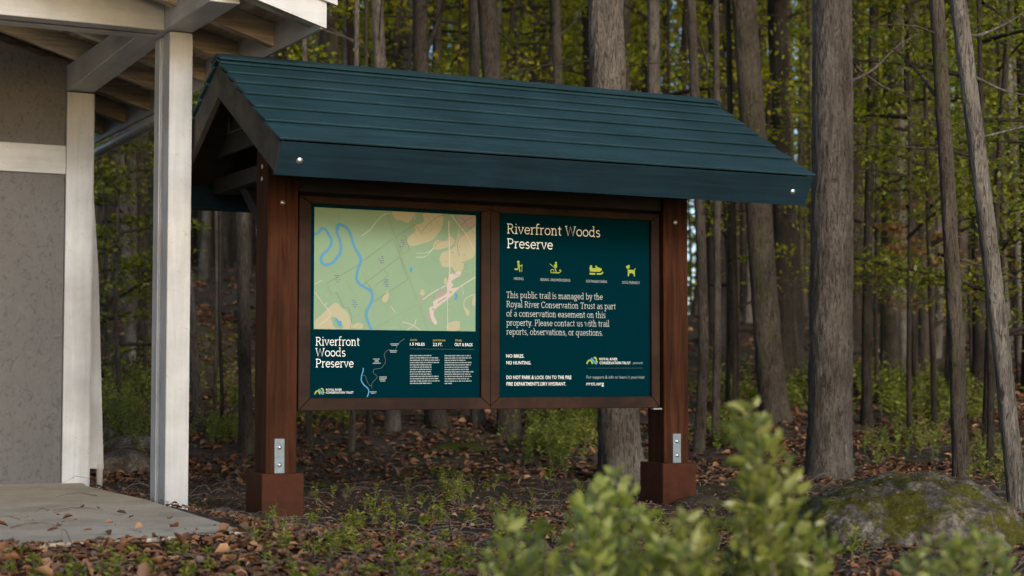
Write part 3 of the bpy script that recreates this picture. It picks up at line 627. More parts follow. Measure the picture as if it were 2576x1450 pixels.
# left sign writing
c2 = crop(HL, 1230, 1320, 3.733); ft = Flat()
for t, x1, y0, y1, ct in (('Riverfront', 774, 235, 241, 108), ('Woods', 564, 395, 398, 272), ('Preserve', 680, 557, 561, 432)): serif(ft, t, c2(110, y0), c2(x1, y1), capm(c2, 112, ct, y0), 'letter', .66)
ft.build('title_lettering', mapsign)
btext('stats_lettering', [T(c2, 'ROUTE', 1525, 1622, 172, 147, 'gold'), T(c2, 'ELEVATION GAIN', 1862, 2048, 178, 150, 'gold'), T(c2, 'TRAIL', 2192, 2302, 180, 153, 'gold'), T(c2, '1.5 MILES', 1520, 1738, 240, 198), T(c2, '2.2 FT.', 1862, 2004, 248, 202), T(c2, 'OUT & BACK', 2188, 2462, 252, 206)], mapsign)
btext('trust_lettering', [T(c2, 'ROYAL RIVER', 268, 502, 902, 872), T(c2, 'CONSERVATION TRUST', 264, 676, 946, 914)], mapsign)
logo(lambda a, b: c2(a, b), 104, 868, .80, mapsign)
F = Flat(); F.line([c2(1520, 290), c2(2488, 304)], .0014, 'rule', 3)
rr = random.Random(11)
for k in range(13):       # two columns of print too fine to read
    for x0, x1 in ((1518, rr.choice([1960, 1940, 1900, 1840, 1955])), (2036, rr.choice([2470, 2440, 2400, 2350, 2430]) if k < 12 else 2155)):
        x = x0; y = 392+k*34.3+(4 if x0 > 2000 else 0)
        while x < x1-10:
            w = min(rr.uniform(14, 62), x1-x)
            F.poly([c2(x, y-7), c2(x+w, y-7), c2(x+w, y+7), c2(x, y+7)], 'letter_dim', 3)
            for q in range(int(w//9)):
                if rr.random() < .5: xx = x+q*9; F.poly([c2(xx, y-13), c2(xx+4, y-13), c2(xx+4, y+(12 if rr.random() < .2 else 0)), c2(xx, y)], 'letter_dim', 4)
            x += w+rr.uniform(5, 9)
F.build('fine_print', mapsign)
F = Flat(); F.line([c2(*p) for p in curve([(822, 568), (818, 620), (795, 690), (795, 760), (830, 820), (885, 870), (903, 920), (880, 1002)], 6)], .0068, 'river', 4)
F.line([c2(*p) for p in curve([(1440, 138), (1360, 200), (1300, 300)], 5)], .0026, 'rule', 3)
F.line([c2(*p) for p in curve([(1240, 305), (1190, 310), (1135, 370), (1155, 470), (1120, 540), (1080, 575), (990, 590), (970, 640), (1025, 690), (1020, 720), (950, 800), (952, 875)], 5)], .0026, 'rule', 3)
F.line([c2(*p) for p in curve([(812, 685), (850, 685), (880, 770), (910, 825), (945, 832)], 5)], .0026, 'rule', 3)
for cx, cy, rows in ((1283, 225, 2), (1268, 326, 2), (1018, 470, 4), (1108, 735, 4), (968, 935, 2)):
    for r_ in range(rows):
        y = cy+(r_-(rows-1)/2)*21; hw = rr.uniform(22, 58)
        x = cx-hw
        while x < cx+hw: w = rr.uniform(8, 18); F.poly([c2(x, y-7), c2(x+w, y-7), c2(x+w, y+7), c2(x, y+7)], 'letter_dim', 3); x += w+4
F.build('route_sketch', mapsign)

# ---------------------------------------------------------------- white building
B = empty('park_shelter', (-.5, 2.8, 0), 'cream painted shelter with grey stucco wall, open rafters and white posts', 'building')
RB = lambda x: 2.85+.3*(.2-x)          # rafter underside
x_l = -7.0; xrg = -3.4                  # roof runs to a ridge and down again
def rzx(x): return RB(x) if x >= xrg else RB(2*xrg-x)
wl = bx('wall', M['stucco'], B, ((-6.3, 2.81, -.05), (-.545, 2.90, 2.285)), ((-.50, 2.93, -.05), (-.38, 5.6, 2.95)), ((-6.3, 5.5, -.05), (-.51, 5.6, 3.0)), bev=0)
bm = bmesh.new(); prism(bm, [(-6.3, 2.812, 2.47), (-.545, 2.812, 2.47), (-.545, 2.812, RB(-.545)-.002), (xrg, 2.812, RB(xrg)-.002), (-6.3, 2.812, rzx(-6.3)-.002)], (0, .085, 0)); link('upper_wall', mesh_of(bm, M['stucco']), B)
bx('wall_trim', M['white_x'], B, ((-6.3, 2.785, 2.285), (-.542, 2.84, 2.49)))
bx('corner_post', M['white_z'], B, ((-.54, 2.78, .0), (-.352, 2.925, 2.88)), ((-.350, 2.80, .0), (-.338, 2.925, 2.88)), bev=.002)
pst = bx('front_post', M['white_z'], B, ((-.407, .65, .0), (-.262, .775, 2.94)), ((-.404, .84, .0), (-.275, .99, 2.94)), ((-.385, .776, .0), (-.29, .839, 2.94)), ((-.4085, .858, .01), (-.4045, .868, 2.93)), bev=.004)
bx('front_post', M['white_z'], B, ((-6.0, .65, .0), (-5.85, .80, 2.94)), bev=.004)
bx('front_beam', M['white_x'], B, ((-6.1, .65, 2.942), (-.44, .775, 3.16)), ((-6.1, .84, 2.942), (-.42, .95, 3.15)), bev=.004)
bx('side_beam', M['white_y'], B, ((-.439, -.25, 2.945), (-.262, .99, 3.10)), bev=.004)
bm = bmesh.new(); prism(bm, [(-.54, .955, 2.945), (-.54, 2.92, 2.885), (-.54, 2.92, 3.075), (-.54, .955, 3.075)], (.195, 0, 0)); bmesh.ops.bevel(bm, geom=bm.edges[:], offset=.004, segments=1, affect='EDGES'); link('side_beam', mesh_of(bm, M['white_y']), B)
# rafters, fascia, deck
for yr in (-.28, .4, 1.1, 1.8, 2.5, 3.2, 3.9, 4.6, 5.3):
    bm = bmesh.new(); prism(bm, [(.175, yr, RB(.175)), (.175, yr, RB(.175)+.14), (xrg, yr, RB(xrg)+.14), (xrg, yr, RB(xrg))], (0, .075, 0))
    bmesh.ops.bevel(bm, geom=bm.edges[:], offset=.003, segments=1, affect='EDGES')
    link('rafter', mesh_of(bm, M['rough_x']), B)
    bm = bmesh.new(); prism(bm, [(2*xrg-.175, yr, RB(.175)), (2*xrg-.175, yr, RB(.175)+.14), (xrg-.002, yr, RB(xrg)+.14), (xrg-.002, yr, RB(xrg))], (0, .075, 0)); link('rafter', mesh_of(bm, M['rough_x']), B)
for sgn in (1, -1):
    bm = bmesh.new(); fx = lambda x: x if sgn > 0 else 2*xrg-x
    for k in range(18):   # deck boards across the rafters
        xa = .19-k*.2; xb = xa-.197
        prism(bm, [(fx(xa), -.38, RB(xa)+.141), (fx(xa), -.38, RB(xa)+.16), (fx(xb), -.38, RB(xb)+.16), (fx(xb), -.38, RB(xb)+.141)], (0, 6.2, 0))
    link('roof_deck', mesh_of(bm, M['rough_y']), B)
    bm = bmesh.new(); prism(bm, [(fx(.27), -.46, RB(.27)+.162), (fx(.27), -.46, RB(.27)+.185), (fx(xrg), -.46, RB(xrg)+.185), (fx(xrg), -.46, RB(xrg)+.162)], (0, 6.4, 0)); link('roof_covering', mesh_of(bm, M['grey_wood']), B)
    a, b = sorted((fx(.20), fx(.176)))
    bx('eave_fascia', M['white_y'], B, ((a, -.375, 2.822), (b, 5.82, 3.02)), bev=.003)
    bm = bmesh.new(); prism(bm, [(fx(.205), -.40, 2.822), (fx(.205), -.40, 3.012), (fx(xrg), -.40, RB(xrg)+.155), (fx(xrg), -.40, RB(xrg)-.03)], (0, .024, 0)); link('rake_fascia', mesh_of(bm, M['white_x']), B)
    bm = bmesh.new(); prism(bm, [(fx(.26), -.43, 2.955), (fx(.26), -.43, 3.04), (fx(xrg), -.43, RB(xrg)+.16), (fx(xrg), -.43, RB(xrg)+.08)], (0, .028, 0)); link('rake_trim', mesh_of(bm, M['white_x']), B)
# gutter and downpipe of the shelter
gt = [(.25, 2.9, 2.80), (.25, 4.2, 2.785), (.25, 5.0, 2.775), (.22, 5.16, 2.75), (.10, 5.25, 2.66), (-.05, 5.3, 2.5)]
V_, F_ = tube_data([Vector(p) for p in curve(gt, 4)], [.045]*(len(gt)*4-3), 12)
me = bpy.data.meshes.new('gutter'); me.from_pydata(V_, [], F_); me.materials.append(M['gutter']); me.polygons.foreach_set('use_smooth', [True]*len(F_)); link('gutter', me, B)
V_, F_ = tube_data([(-.215, 3.02, .0), (-.215, 3.02, .16), (-.215, 3.02, .165), (-.215, 3.02, .20)], [.026, .026, .031, .031], 14)
me = bpy.data.meshes.new('dp'); me.from_pydata(V_, [], F_); me.materials.append(M['pipe']); me.polygons.foreach_set('use_smooth', [True]*len(F_)); link('downpipe', me, B)
bm = bmesh.new(); prism(bm, [(-.325, 3.0, .17), (-.19, 3.0, .17), (-.245, 3.0, 1.6), (-.32, 3.0, 2.6), (-.335, 3.0, 2.6)], (0, .05, 0)); link('flashing_board', mesh_of(bm, M['white_z']), B)

# concrete slab in front of it
bm = bmesh.new()
edge = [(-.335, 3.1), (-.45, 2.4), (-.46, 1.6), (-.435, .9), (-.47, .45), (-.52, -.3), (-.565, -.9), (-.60, -1.3), (-.63, -1.55), (-.95, -1.62), (-1.2, -1.68), (-1.5, -1.70), (-1.83, -1.75), (-2.3, -1.78), (-3.2, -1.72), (-6.5, -1.8), (-6.5, 3.1)]
prism(bm, [(x+random.uniform(-.012, .012), y+random.uniform(-.012, .012), .083) for x, y in edge], (0, 0, -.16))
bmesh.ops.bevel(bm, geom=[e for e in bm.edges if all(v.co.z > .08 for v in e.verts)], offset=.012, segments=2, affect='EDGES')
sl_ = link('paving', mesh_of(bm, M['slab'])); tag(sl_, 'pale cracked stone paving wedge in front of the shelter wall', kind='structure')

# ---------------------------------------------------------------- rocks
def rock(name, c, r, label, m='rock', seed=0, flat=1., sub=5, rotz=0., group=None):
    bm = bmesh.new(); bmesh.ops.create_icosphere(bm, subdivisions=sub, radius=1)
    cr, sr = cos(rotz), sin(rotz)
    for v in bm.verts:
        n = v.co.copy(); q = n*1.3+Vector((seed*7.3, 1, 2))
        k = 1+.13*noise.noise(q)+.05*noise.noise(q*2.7)+.05*noise.noise(q*6.5)+.030*noise.noise(q*14)+.015*noise.noise(q*30)
        p = Vector((n.x*r[0], n.y*r[1], n.z*r[2]))*k
        v.co = Vector((p.x*cr-p.y*sr, p.x*sr+p.y*cr, p.z))
    o = link(name, mesh_of(bm, M[m], True)); o.location = c; return tag(o, label, 'rock', group)
d1 = atd(2280, 1345, 8.8)
rock('mossy_boulder', (d1[0], d1[1], -.12), (.66, .95, .44), 'large mossy boulder at the right foot of the big trunk', 'rock', 3, rotz=-.45, sub=6)
def rk(u, v, rx, ry, rz, lab, m='rock_bare', seed=0, dz=0):
    p, t = gp(u, v); return rock('flat_rock', (p[0], p[1], p[2]+dz), (rx, ry, rz), lab, m, seed, sub=4, rotz=-YAW)
rk(310, 1182, .34, .3, .17, 'dark smooth grey rock low between the two white posts', seed=5, dz=-.02)
rk(335, 1128, .27, .25, .12, 'lumpy grey rock upper right between the white posts', seed=8)
rk(270, 1110, .24, .2, .12, 'rounded rock with moss beside the downpipe, uphill', 'rock', seed=9)
rk(400, 1130, .2, .2, .1, 'small rock behind the front white post', seed=12)
rk(560, 1290, .16, .12, .05, 'low grey stone beside the left kiosk post base', seed=14, dz=-.02)
rk(1430, 1080, .10, .08, .06, 'little pale stone in the litter behind the left sign', seed=15)
def mound(u, v, rx, ry, rz, lab, seed, m='rock'):
    p, t = gp(u, v); o = rock('moss_mound', (p[0], p[1], p[2]-.015), (rx, ry, rz), lab, m, seed, sub=4, rotz=-YAW); o['category'] = 'moss'; return o
M['moss'] = leafmat('moss', [(.05, .06, .008), (.10, .11, .012)], .95, 0, .1)
mossm, nt, b = mat('moss_cushion', .95, .1); f = noisen(nt, coords(nt), 60, 5, .7); nt.links.new(ramp(nt, f, [(.3, (.022, .026, .005)), (.6, (.085, .095, .012)), (.8, (.14, .14, .02))]), b.inputs['Base Color']); bump(nt, b, f, 1., .02); M['moss'] = mossm
mound(1150, 1130, .30, .14, .07, 'long moss cushion farthest back under the left sign', 21, 'moss')
mound(1240, 1203, .20, .11, .06, 'short moss cushion in the bare soil under the middle of the kiosk', 22, 'moss')
mound(975, 1207, .20, .10, .05, 'moss cushion nearest the left post base, under the left sign', 23, 'moss')
mound(640, 1315, .11, .10, .07, 'crumbly soil heap at the foot of the left post base', 24, 'soil'); mound(1765, 1275, .16, .14, .09, 'crumbly soil heap beside the right post base', 25, 'soil')
for o in COL.objects:
    if o.get('label', '').startswith('crumbly'): o['category'] = 'soil heap'; o.name = 'soil_heap'

# ---------------------------------------------------------------- trees
def trunk_mesh(name, H, r0, lean=(0, 0), bend=.0, seg=12, rings=14, m='bark_grey', fine=False, fork=0, seed=0):
    """local coordinates, base at origin; lean = (dx,dy) at height 5 m"""
    rs = random.Random(seed); ph = rs.uniform(0, 6); parts = []
    def pos(z): k = z/5.; return Vector((lean[0]*k+bend*sin(z*.55+ph)*min(1, z), lean[1]*k+bend*cos(z*.45+ph)*min(1, z), z))
    if fine:
        zs = [-.3+i*.035 for i in range(int(6.5/.035))]+[6.3+i for i in range(int(H-6.3))]; seg = 84
    else: zs = [-.3]+[H*(i/rings)**1.15 for i in range(rings+1)]
    def rad(z): return r0*max(.08, (1-.62*max(z, 0)/H))*(1+.45*math.exp(-max(z+.05, 0)/.16)*.6)
    def wob(a, z, i):
        w = 1+.06*sin(2*a+ph+z*.3)+.04*sin(3*a+ph*2)
        if z < .5: w += .16*max(0, (.5-z)/.5)**2*max(0, sin(4*a+ph))
        if fine:
            x, y = cos(a)*r0*1., sin(a)*r0
            n = noise.noise(Vector((x*24, y*24, z*5.5+seed)))
            w += .045*(abs(n)*2-.5) + .03*noise.noise(Vector((x*60, y*60, z*18)))
        return w
    V, F = tube_data([pos(z) for z in zs], [rad(z) for z in zs], seg, False, wob); parts.append((np.array([tuple(v) for v in V]), F, 0))
    for k in range(fork):   # dead limbs / small branches
        z = rs.uniform(1.8, H*.6); p = pos(z); a = rs.uniform(0, 6.28); ln = rs.uniform(.6, 2.2); up = rs.uniform(-.1, .8)
        pts = [p+Vector((cos(a), sin(a), up))*ln*t+Vector((0, 0, .12*sin(3*t+k)))*ln*t for t in (0, .25, .5, .75, 1)]
        rr_ = r0*.10+.004; V, F = tube_data(pts, [rr_, rr_*.8, rr_*.6, rr_*.4, rr_*.15], 5, False); parts.append((np.array([tuple(v) for v in V]), F, 0))
    V, Q, mi = merge(parts); return np_mesh(name, V, Q, M[m], True), pos
def crown_mesh(name, H, z0, rad, n, size, m='leaf_wood', nb=16, seed=0, axis=(0, 0), flat=.35, bm='bark_dark', top=1.):
    """branches leave the trunk, sprays of leaves follow them and gather towards their ends"""
    rs = random.Random(seed); r2 = np.random.default_rng(seed); parts = []; Cs = []
    per = max(1, n//nb)
    for b_ in range(nb):
        z = z0+(H-z0)*((b_+.5)/nb)**.9; a = b_*2.4+rs.uniform(-.5, .5)
        ln = rad*(1-.55*((z-z0)/(H-z0)))*rs.uniform(.6, 1.15); up = rs.uniform(.0, .45)
        base = np.array([axis[0]*z/5, axis[1]*z/5, z]); d = np.array([cos(a), sin(a), up]); pts = [base+d*ln*t+np.array([0, 0, -.10*ln*t*t]) for t in (0, .3, .6, 1)]
        w = .012+.01*ln; V, F = tube_data(pts, [w, w*.7, w*.45, w*.15], 4, False); parts.append((np.array([tuple(v) for v in V]), F, 1))
        k = 5; ncl = max(3, per//45)
        for c in range(ncl):
            t = rs.uniform(.25, 1.05); cc = base+d*ln*t+np.array([rs.gauss(0, .16), rs.gauss(0, .16), rs.gauss(0, .10)])*ln
            m_ = per//ncl; cs = rs.uniform(.16, .34)*min(ln, 1.6)
            Cs.append(cc+r2.normal(size=(m_, 3))*np.array([cs, cs, cs*flat]))
    Cs = np.concatenate(Cs); n_ = len(Cs); global rng
    sz = size*r2.uniform(.6, 1.25, n_); V, Q = diamond_arrays(Cs, sz, sz*.58); parts.insert(0, (V, Q, 0))
    V, Q, mi = merge(parts); return np_mesh(name, V, Q, [M[m], M[bm]], False, mi)
def tree(base, tm, cm, label, cat='tree', group=None, name='forest_tree', rz=0., sc_=1.):
    r = bpy.data.objects.new(name, None); COL.objects.link(r); r.location = base; r.rotation_euler.z = rz; r.scale = (sc_,)*3; r.empty_display_size = .3
    t = bpy.data.objects.new('trunk', tm); COL.objects.link(t); t.parent = r
    if cm: c = bpy.data.objects.new('crown', cm); COL.objects.link(c); c.parent = r
    return tag(r, label, cat, group)
hc = [crown_mesh('high_crown', 15, 6.8, 2.6, 2600, .11, seed=s, nb=14) for s in (1, 2, 3)]
GT = 'trees of the woodland'
# hand placed trunks: base pixel, width px at base, top pixel x at v=0 (at the same depth), bark, label
limbs = {1: [[(2140, 205), (2200, 172), (2262, 112), (2318, 84)], [(2150, 165), (2180, 190), (2225, 220), (2290, 245)]], 3: [[(2412, 192), (2455, 196), (2520, 226), (2590, 242)], [(2400, 60), (2450, 90), (2530, 60), (2590, 20)]],
 18: [[(946, 140), (900, 112), (810, 60), (740, 30)]], 19: [[(1050, 180), (1075, 120), (1100, 60), (1118, 0)], [(1050, 60), (1090, 95), (1150, 110)]], 21: [[(1225, 60), (1290, 110), (1340, 160)]], 22: [[(1392, 100), (1440, 60), (1470, 10)], [(1392, 60), (1340, 40), (1290, 0)]], 23: [[(1632, 60), (1670, 100), (1700, 160), (1760, 190)]], 7: [[(1745, 60), (1775, 150), (1790, 260)]], 2: [[(1885, 190), (1960, 220), (2030, 250)]], 5: [[(2257, 560), (2330, 575), (2400, 560)]], 4: [[(2352, 240), (2290, 160), (2240, 120)], [(2360, 640), (2440, 660), (2560, 700)]]}
near = [
 ((1563, 1216), 116, 1521, 'bark_grey', True, 'thick grey trunk straight behind the right half of the kiosk'),
 ((2086, 1200), 118, 2090, 'bark_grey', True, 'biggest grey trunk, right of the roof end, just behind the boulder'),
 ((1950, 1062), 78, 1868, 'bark_mid', True, 'thick leaning trunk seen past the roof end, left of the biggest trunk'),
 ((2562, 1292), 48, 2404, 'bark_pale', True, 'pale leaning trunk at the right edge of the view'),
 ((2418, 1226), 42, 2352, 'bark_mid', True, 'mid grey trunk just left of the pale leaning one, brown spots on it'),
 ((2238, 985), 50, 2257, 'bark_mid', False, 'straight trunk halfway between the biggest trunk and the pale leaning one'),
 ((2180, 1072), 28, 2197, 'bark_dark', False, 'thin dark trunk close on the right of the biggest trunk'),
 ((1757, 1138), 27, 1745, 'bark_mid', False, 'slim mossy trunk directly right of the right kiosk post'),
 ((1799, 1122), 21, 1800, 'bark_mid', False, 'thin trunk second from the right kiosk post'),
 ((1996, 938), 58, 1955, 'bark_dark', False, 'dark trunk filling the gap left of the biggest trunk'),
 ((619, 1142), 36, 612, 'bark_mid', True, 'mossy trunk close on the left of the left kiosk post'),
 ((327, 905), 27, 296, 'bark_pale', False, 'pale slim trunk between the two white posts'),
 ((285, 960), 20, 240, 'bark_grey', False, 'leaning slim grey trunk beside the downpipe board'),
 ((355, 950), 24, 350, 'bark_dark', False, 'dark straight trunk just left of the front white post'),
 ((500, 1068), 26, 395, 'bark_grey', False, 'short leaning trunk right of the front white post'),
 ((779, 1127), 18, 760, 'bark_mid', False, 'thin trunk under the sign frame next to the left post'),
 ((883, 1134), 16, 905, 'bark_grey', False, 'thin pale stem second from the left post under the sign frame'),
 ((929, 1096), 13, 925, 'bark_dark', False, 'very thin stem third from the left post under the sign frame'),
 ((988, 1082), 36, 946, 'bark_grey', False, 'grey trunk above the left third of the kiosk roof'),
 ((1098, 1080), 52, 1060, 'bark_dark', False, 'dark crooked trunk above the kiosk roof, second from its left'),
 ((1204, 1075), 36, 1180, 'bark_mid', False, 'mid brown trunk above the roof, behind the seam of the two signs'),
 ((1280, 1095), 58, 1222, 'bark_dark', False, 'wider dark trunk above the middle of the kiosk roof'),
 ((1420, 1062), 30, 1392, 'bark_mid', False, 'trunk above the roof just left of the thick grey one'),
 ((1655, 1080), 40, 1632, 'bark_grey', False, 'two-toned trunk above the roof right of the thick grey one'),
 ((2480, 1120), 22, 2546, 'bark_dark', False, 'dark thin trunk right of the pale leaning one'),
 ((1850, 1050), 16, 1835, 'bark_dark', False, 'very thin dark stem midway between the right kiosk post and the leaning trunk'),
 ((2305, 1010), 20, 2290, 'bark_dark', False, 'thin dark stem midway right of the biggest trunk'),
 ((560, 1085), 10, 566, 'bark_dark', False, 'spindly stem halfway between the white post and the left kiosk post'),
 ((540, 1060), 9, 528, 'bark_mid', False, 'spindly pale stem beside the short leaning trunk'),
]
for i, ((u, v), w, ut, bk, fine, lab) in enumerate(near):
    p, t = gp(u, v); r0 = w*t/FP/2/1.05
    top = atd(ut, 0, t); hz = top[2]-p[2]; dx = (top[0]-p[0])/hz*5; dy = (top[1]-p[1])/hz*5
    H = 15+random.uniform(-1, 2) if w > 22 else 10.
    tm, pos = trunk_mesh('trunk', H, r0, (dx, dy), .02 if fine else random.choice([.02, .04, .07]), seg=14, rings=26, m=bk, fine=fine, fork=0 if i < 2 else 3, seed=i)
    if i in limbs:
        vs_ = [v_.co.copy() for v_ in tm.vertices]; fs_ = [tuple(p_.vertices) for p_ in tm.polygons]; pa = [(np.array([tuple(v_) for v_ in vs_]), np.array(fs_), 0)]
        for j, pl in enumerate(limbs[i]):
            ps = curve([atd(a_, b_, t+(.25+.12*j)*q_)-p for q_, (a_, b_) in enumerate(pl)], 4); nn = len(ps); w0 = .014 if i != 19 or j else .045
            V_, F_ = tube_data(ps, [w0*(1-.8*q_/nn) for q_ in range(nn)], 6, False); pa.append((np.array([tuple(v_) for v_ in V_]), F_, 0))
        V_, Q_, mi_ = merge(pa); tm = np_mesh('trunk', V_, Q_, M[bk], True)
    cm = crown_mesh('crown', H, 6.6, 2.3, 1100, .12, seed=50+i, nb=12, axis=(dx, dy))
    tree(p, tm, cm, lab, group=GT)
# second stem of the leaning twin trunk
# understory saplings with leafy sprays low down
def sapling(u, v, H, z0, rad, n, size, m, lab, seed, name='young_tree', r0=.03, top_u=None, nb=16):
    p, t = gp(u, v); lean = (0, 0)
    if top_u: q = atd(top_u, 0, t); lean = ((q[0]-p[0])/(q[2]-p[2])*5, (q[1]-p[1])/(q[2]-p[2])*5)
    tm, pos = trunk_mesh('trunk', H, r0, lean, .05, seg=8, rings=14, m='bark_dark', fork=0, seed=seed)
    cm = crown_mesh('crown', H, z0, rad, int(n*.9), size*.82, m, seed=seed, nb=nb, axis=lean, flat=.22)
    return tree(p, tm, cm, lab, 'young tree', 'young leafy trees under the tall ones', name)
sapling(2350, 1100, 7, .9, 1.5, 5200, .085, 'leaf_deep', 'leafy green sapling between the biggest trunk and the pale leaning trunk', 101)
sapling(2520, 1090, 7, .8, 1.6, 5200, .085, 'leaf_deep', 'leafy green sapling at the far right edge', 102)
sapling(2210, 1020, 8, 1.4, 1.6, 4600, .09, 'leaf_deep', 'green sapling right behind the biggest trunk', 103)
sapling(2450, 1000, 9, 1.8, 2.0, 5200, .10, 'leaf_deep', 'tall green sapling behind the pale leaning trunk', 104)
sapling(1400, 1020, 7, 2.2, 1.4, 3600, .09, 'leaf_deep', 'dark green sapling above the kiosk roof left of the thick trunk', 105)
sapling(2490, 1190, 6.5, .9, 1.5, 5200, .075, 'leaf_deep', 'dense green sapling in front of the pale leaning trunk', 112)
sapling(2290, 1120, 6, 1.2, 1.4, 4600, .075, 'leaf_deep', 'spreading green sapling whose sprays reach the biggest trunk', 113)
sapling(2380, 1010, 9, 2.5, 2.0, 3600, .09, 'leaf_deep', 'tall yellow green sapling at the upper right', 114)
sapling(1680, 1010, 9, 2.6, 1.8, 4600, .10, 'leaf_wood', 'yellow green sapling above the right end of the kiosk roof', 115)
sapling(1150, 1000, 9, 2.6, 1.8, 4600, .10, 'leaf_wood', 'yellow green sapling above the middle left of the kiosk roof', 116)
sapling(300, 1020, 4, .5, 1.1, 4000, .08, 'leaf_deep', 'bushy sapling between the white posts', 106)
sapling(252, 985, 3.2, .2, .9, 3200, .08, 'leaf_deep', 'low bushy sapling beside the downpipe board', 107)
sapling(1830, 1040, 5, 1.0, 1.0, 1700, .08, 'leaf_wood', 'thin light green sapling right of the right kiosk post', 108)
sapling(2300, 1030, 2.4, 1.2, .9, 1100, .09, 'leaf_rust', 'sapling with rust brown leaves between the trunks on the right', 109, 'brown_leaved_tree', .015, nb=8)
sapling(2560, 960, 3, 1.4, .9, 800, .09, 'leaf_rust', 'sapling with rust brown leaves at the right edge', 110, 'brown_leaved_tree', .015, nb=8)
sapling(760, 1010, 8, 2.4, 1.5, 3600, .09, 'leaf_wood', 'yellow green sapling above the left end of the kiosk roof', 111)
# trees deeper in the woods, each its own trunk and crown, sharing a few shapes
fk = [('bark_dark', .10, .02), ('bark_mid', .13, .05), ('bark_grey', .11, .03), ('bark_dark', .16, .04), ('bark_mid', .075, .08), ('bark_pale', .09, .03), ('bark_dark', .06, .06), ('bark_mid', .055, .04), ('bark_grey', .07, .05), ('bark_dark', .05, .09)]
ftm = [trunk_mesh('trunk', 17, r, (random.uniform(-.3, .3), random.uniform(-.2, .2)), b_, seg=9, rings=14, m=m_, fork=4, seed=200+i)[0] for i, (m_, r, b_) in enumerate(fk)]
fcm = [crown_mesh('crown', 17, 2.2, 2.5, 1700, .155, seed=300+i, nb=24) for i in range(4)] + [crown_mesh('crown', 17, 5.5, 2.6, 1300, .155, seed=320+i, nb=16) for i in range(3)]
occ = []; cnt = 0; k = 0
def where(u):
    if u < 235: return 'behind the shelter wall'
    if u < 385: return 'between the two white posts'
    if u < 480: return 'behind the front white post'
    if u < 650: return 'left of the left kiosk post'
    if u < 1100: return 'above the left part of the kiosk roof'
    if u < 1460: return 'above the middle of the kiosk roof'
    if u < 1730: return 'above the right part of the kiosk roof'
    if u < 2030: return 'right of the right kiosk post'
    if u < 2300: return 'just right of the biggest trunk'
    return 'at the right edge of the view'
bn = {'bark_dark': 'dark', 'bark_mid': 'brown', 'bark_grey': 'grey', 'bark_pale': 'pale'}
while cnt < 262 and k < 6000:
    k += 1; s = 20+(random.random()**.8)*52; t = random.uniform(-.36, .36)*s
    x = CAM[0]+s*sin(YAW)+t*cos(YAW); y = CAM[1]+s*cos(YAW)-t*sin(YAW)
    pu = pr((x, y, 2))[0]
    if pu < 228 or pu > 2625 or (385 < pu < 470) or (s < 31 and 455 < pu < 655): continue
    if any((x-a)**2+(y-b_)**2 < (.8+s*.012)**2 for a, b_ in occ): continue
    occ.append((x, y)); u, v, w_ = pr((x, y, 2)); i = random.randrange(len(ftm)); i = min(i, len(ftm)-1)
    if u < -50 or u > 2640: lab_w = 'outside the main view'
    thick = 'slender' if fk[i][1] < .10 else 'sturdy'
    dist = 'in the near woods' if s < 34 else ('in the middle woods' if s < 52 else 'far back in the woods')
    cm = random.choice(fcm[:4]) if s > 30 and cnt % 2 == 0 else random.choice(fcm[4:])
    tree((x, y, hterr(x, y)), ftm[i], cm, f'{thick} {bn[fk[i][0]]} trunk {dist} {where(u)}', group='trees deeper in the woods', rz=random.uniform(0, 6.28), sc_=random.uniform(.8, 1.15)); cnt += 1
# the wood behind all of them reads as one green mass
nW = 42000; s = rng.uniform(74, 96, nW); t = rng.uniform(-.5, .5, nW)*s; z = 1+rng.random(nW)**1.15*24
cl = np.array([noise.noise(Vector((a*.3, b_*.3, c*.3))) for a, b_, c in zip(t, s, z)]); keep = (cl > .10+.012*(z-8)) | (z < 6) | ((z < 11) & (cl > -.42))
s, t, z = s[keep], t[keep], z[keep]; Cw = np.stack([CAM[0]+s*sin(YAW)+t*cos(YAW), CAM[1]+s*cos(YAW)-t*sin(YAW), z+1.2], 1)
V, Q = diamond_arrays(Cw, rng.uniform(.4, .8, len(Cw)), rng.uniform(.3, .5, len(Cw)))
pp = [(V, Q, 0)]
for k in range(420):
    s_ = random.uniform(66, 95); t_ = random.uniform(-.36, .36)*s_; x = CAM[0]+s_*sin(YAW)+t_*cos(YAW); y = CAM[1]+s_*cos(YAW)-t_*sin(YAW); z0 = hterr(x, y)-.3; w_ = random.uniform(.07, .2); lx = random.gauss(0, .5)
    V_, F_ = tube_data([(x, y, z0), (x+lx*.4+random.gauss(0, .1), y, z0+9), (x+lx, y, z0+20)], [w_, w_*.8, w_*.5], 5, False); pp.append((np.array([tuple(q_) for q_ in V_]), F_, random.choice([1, 1, 2])))
V, Q, mi = merge(pp)
tag(link('distant_woodland', np_mesh('distant_woodland', V, Q, [M['leaf_wood'], M['bark_dark'], M['bark_mid']], False, mi)), 'far green woodland closing the view behind the trunks', 'woodland', kind='stuff')

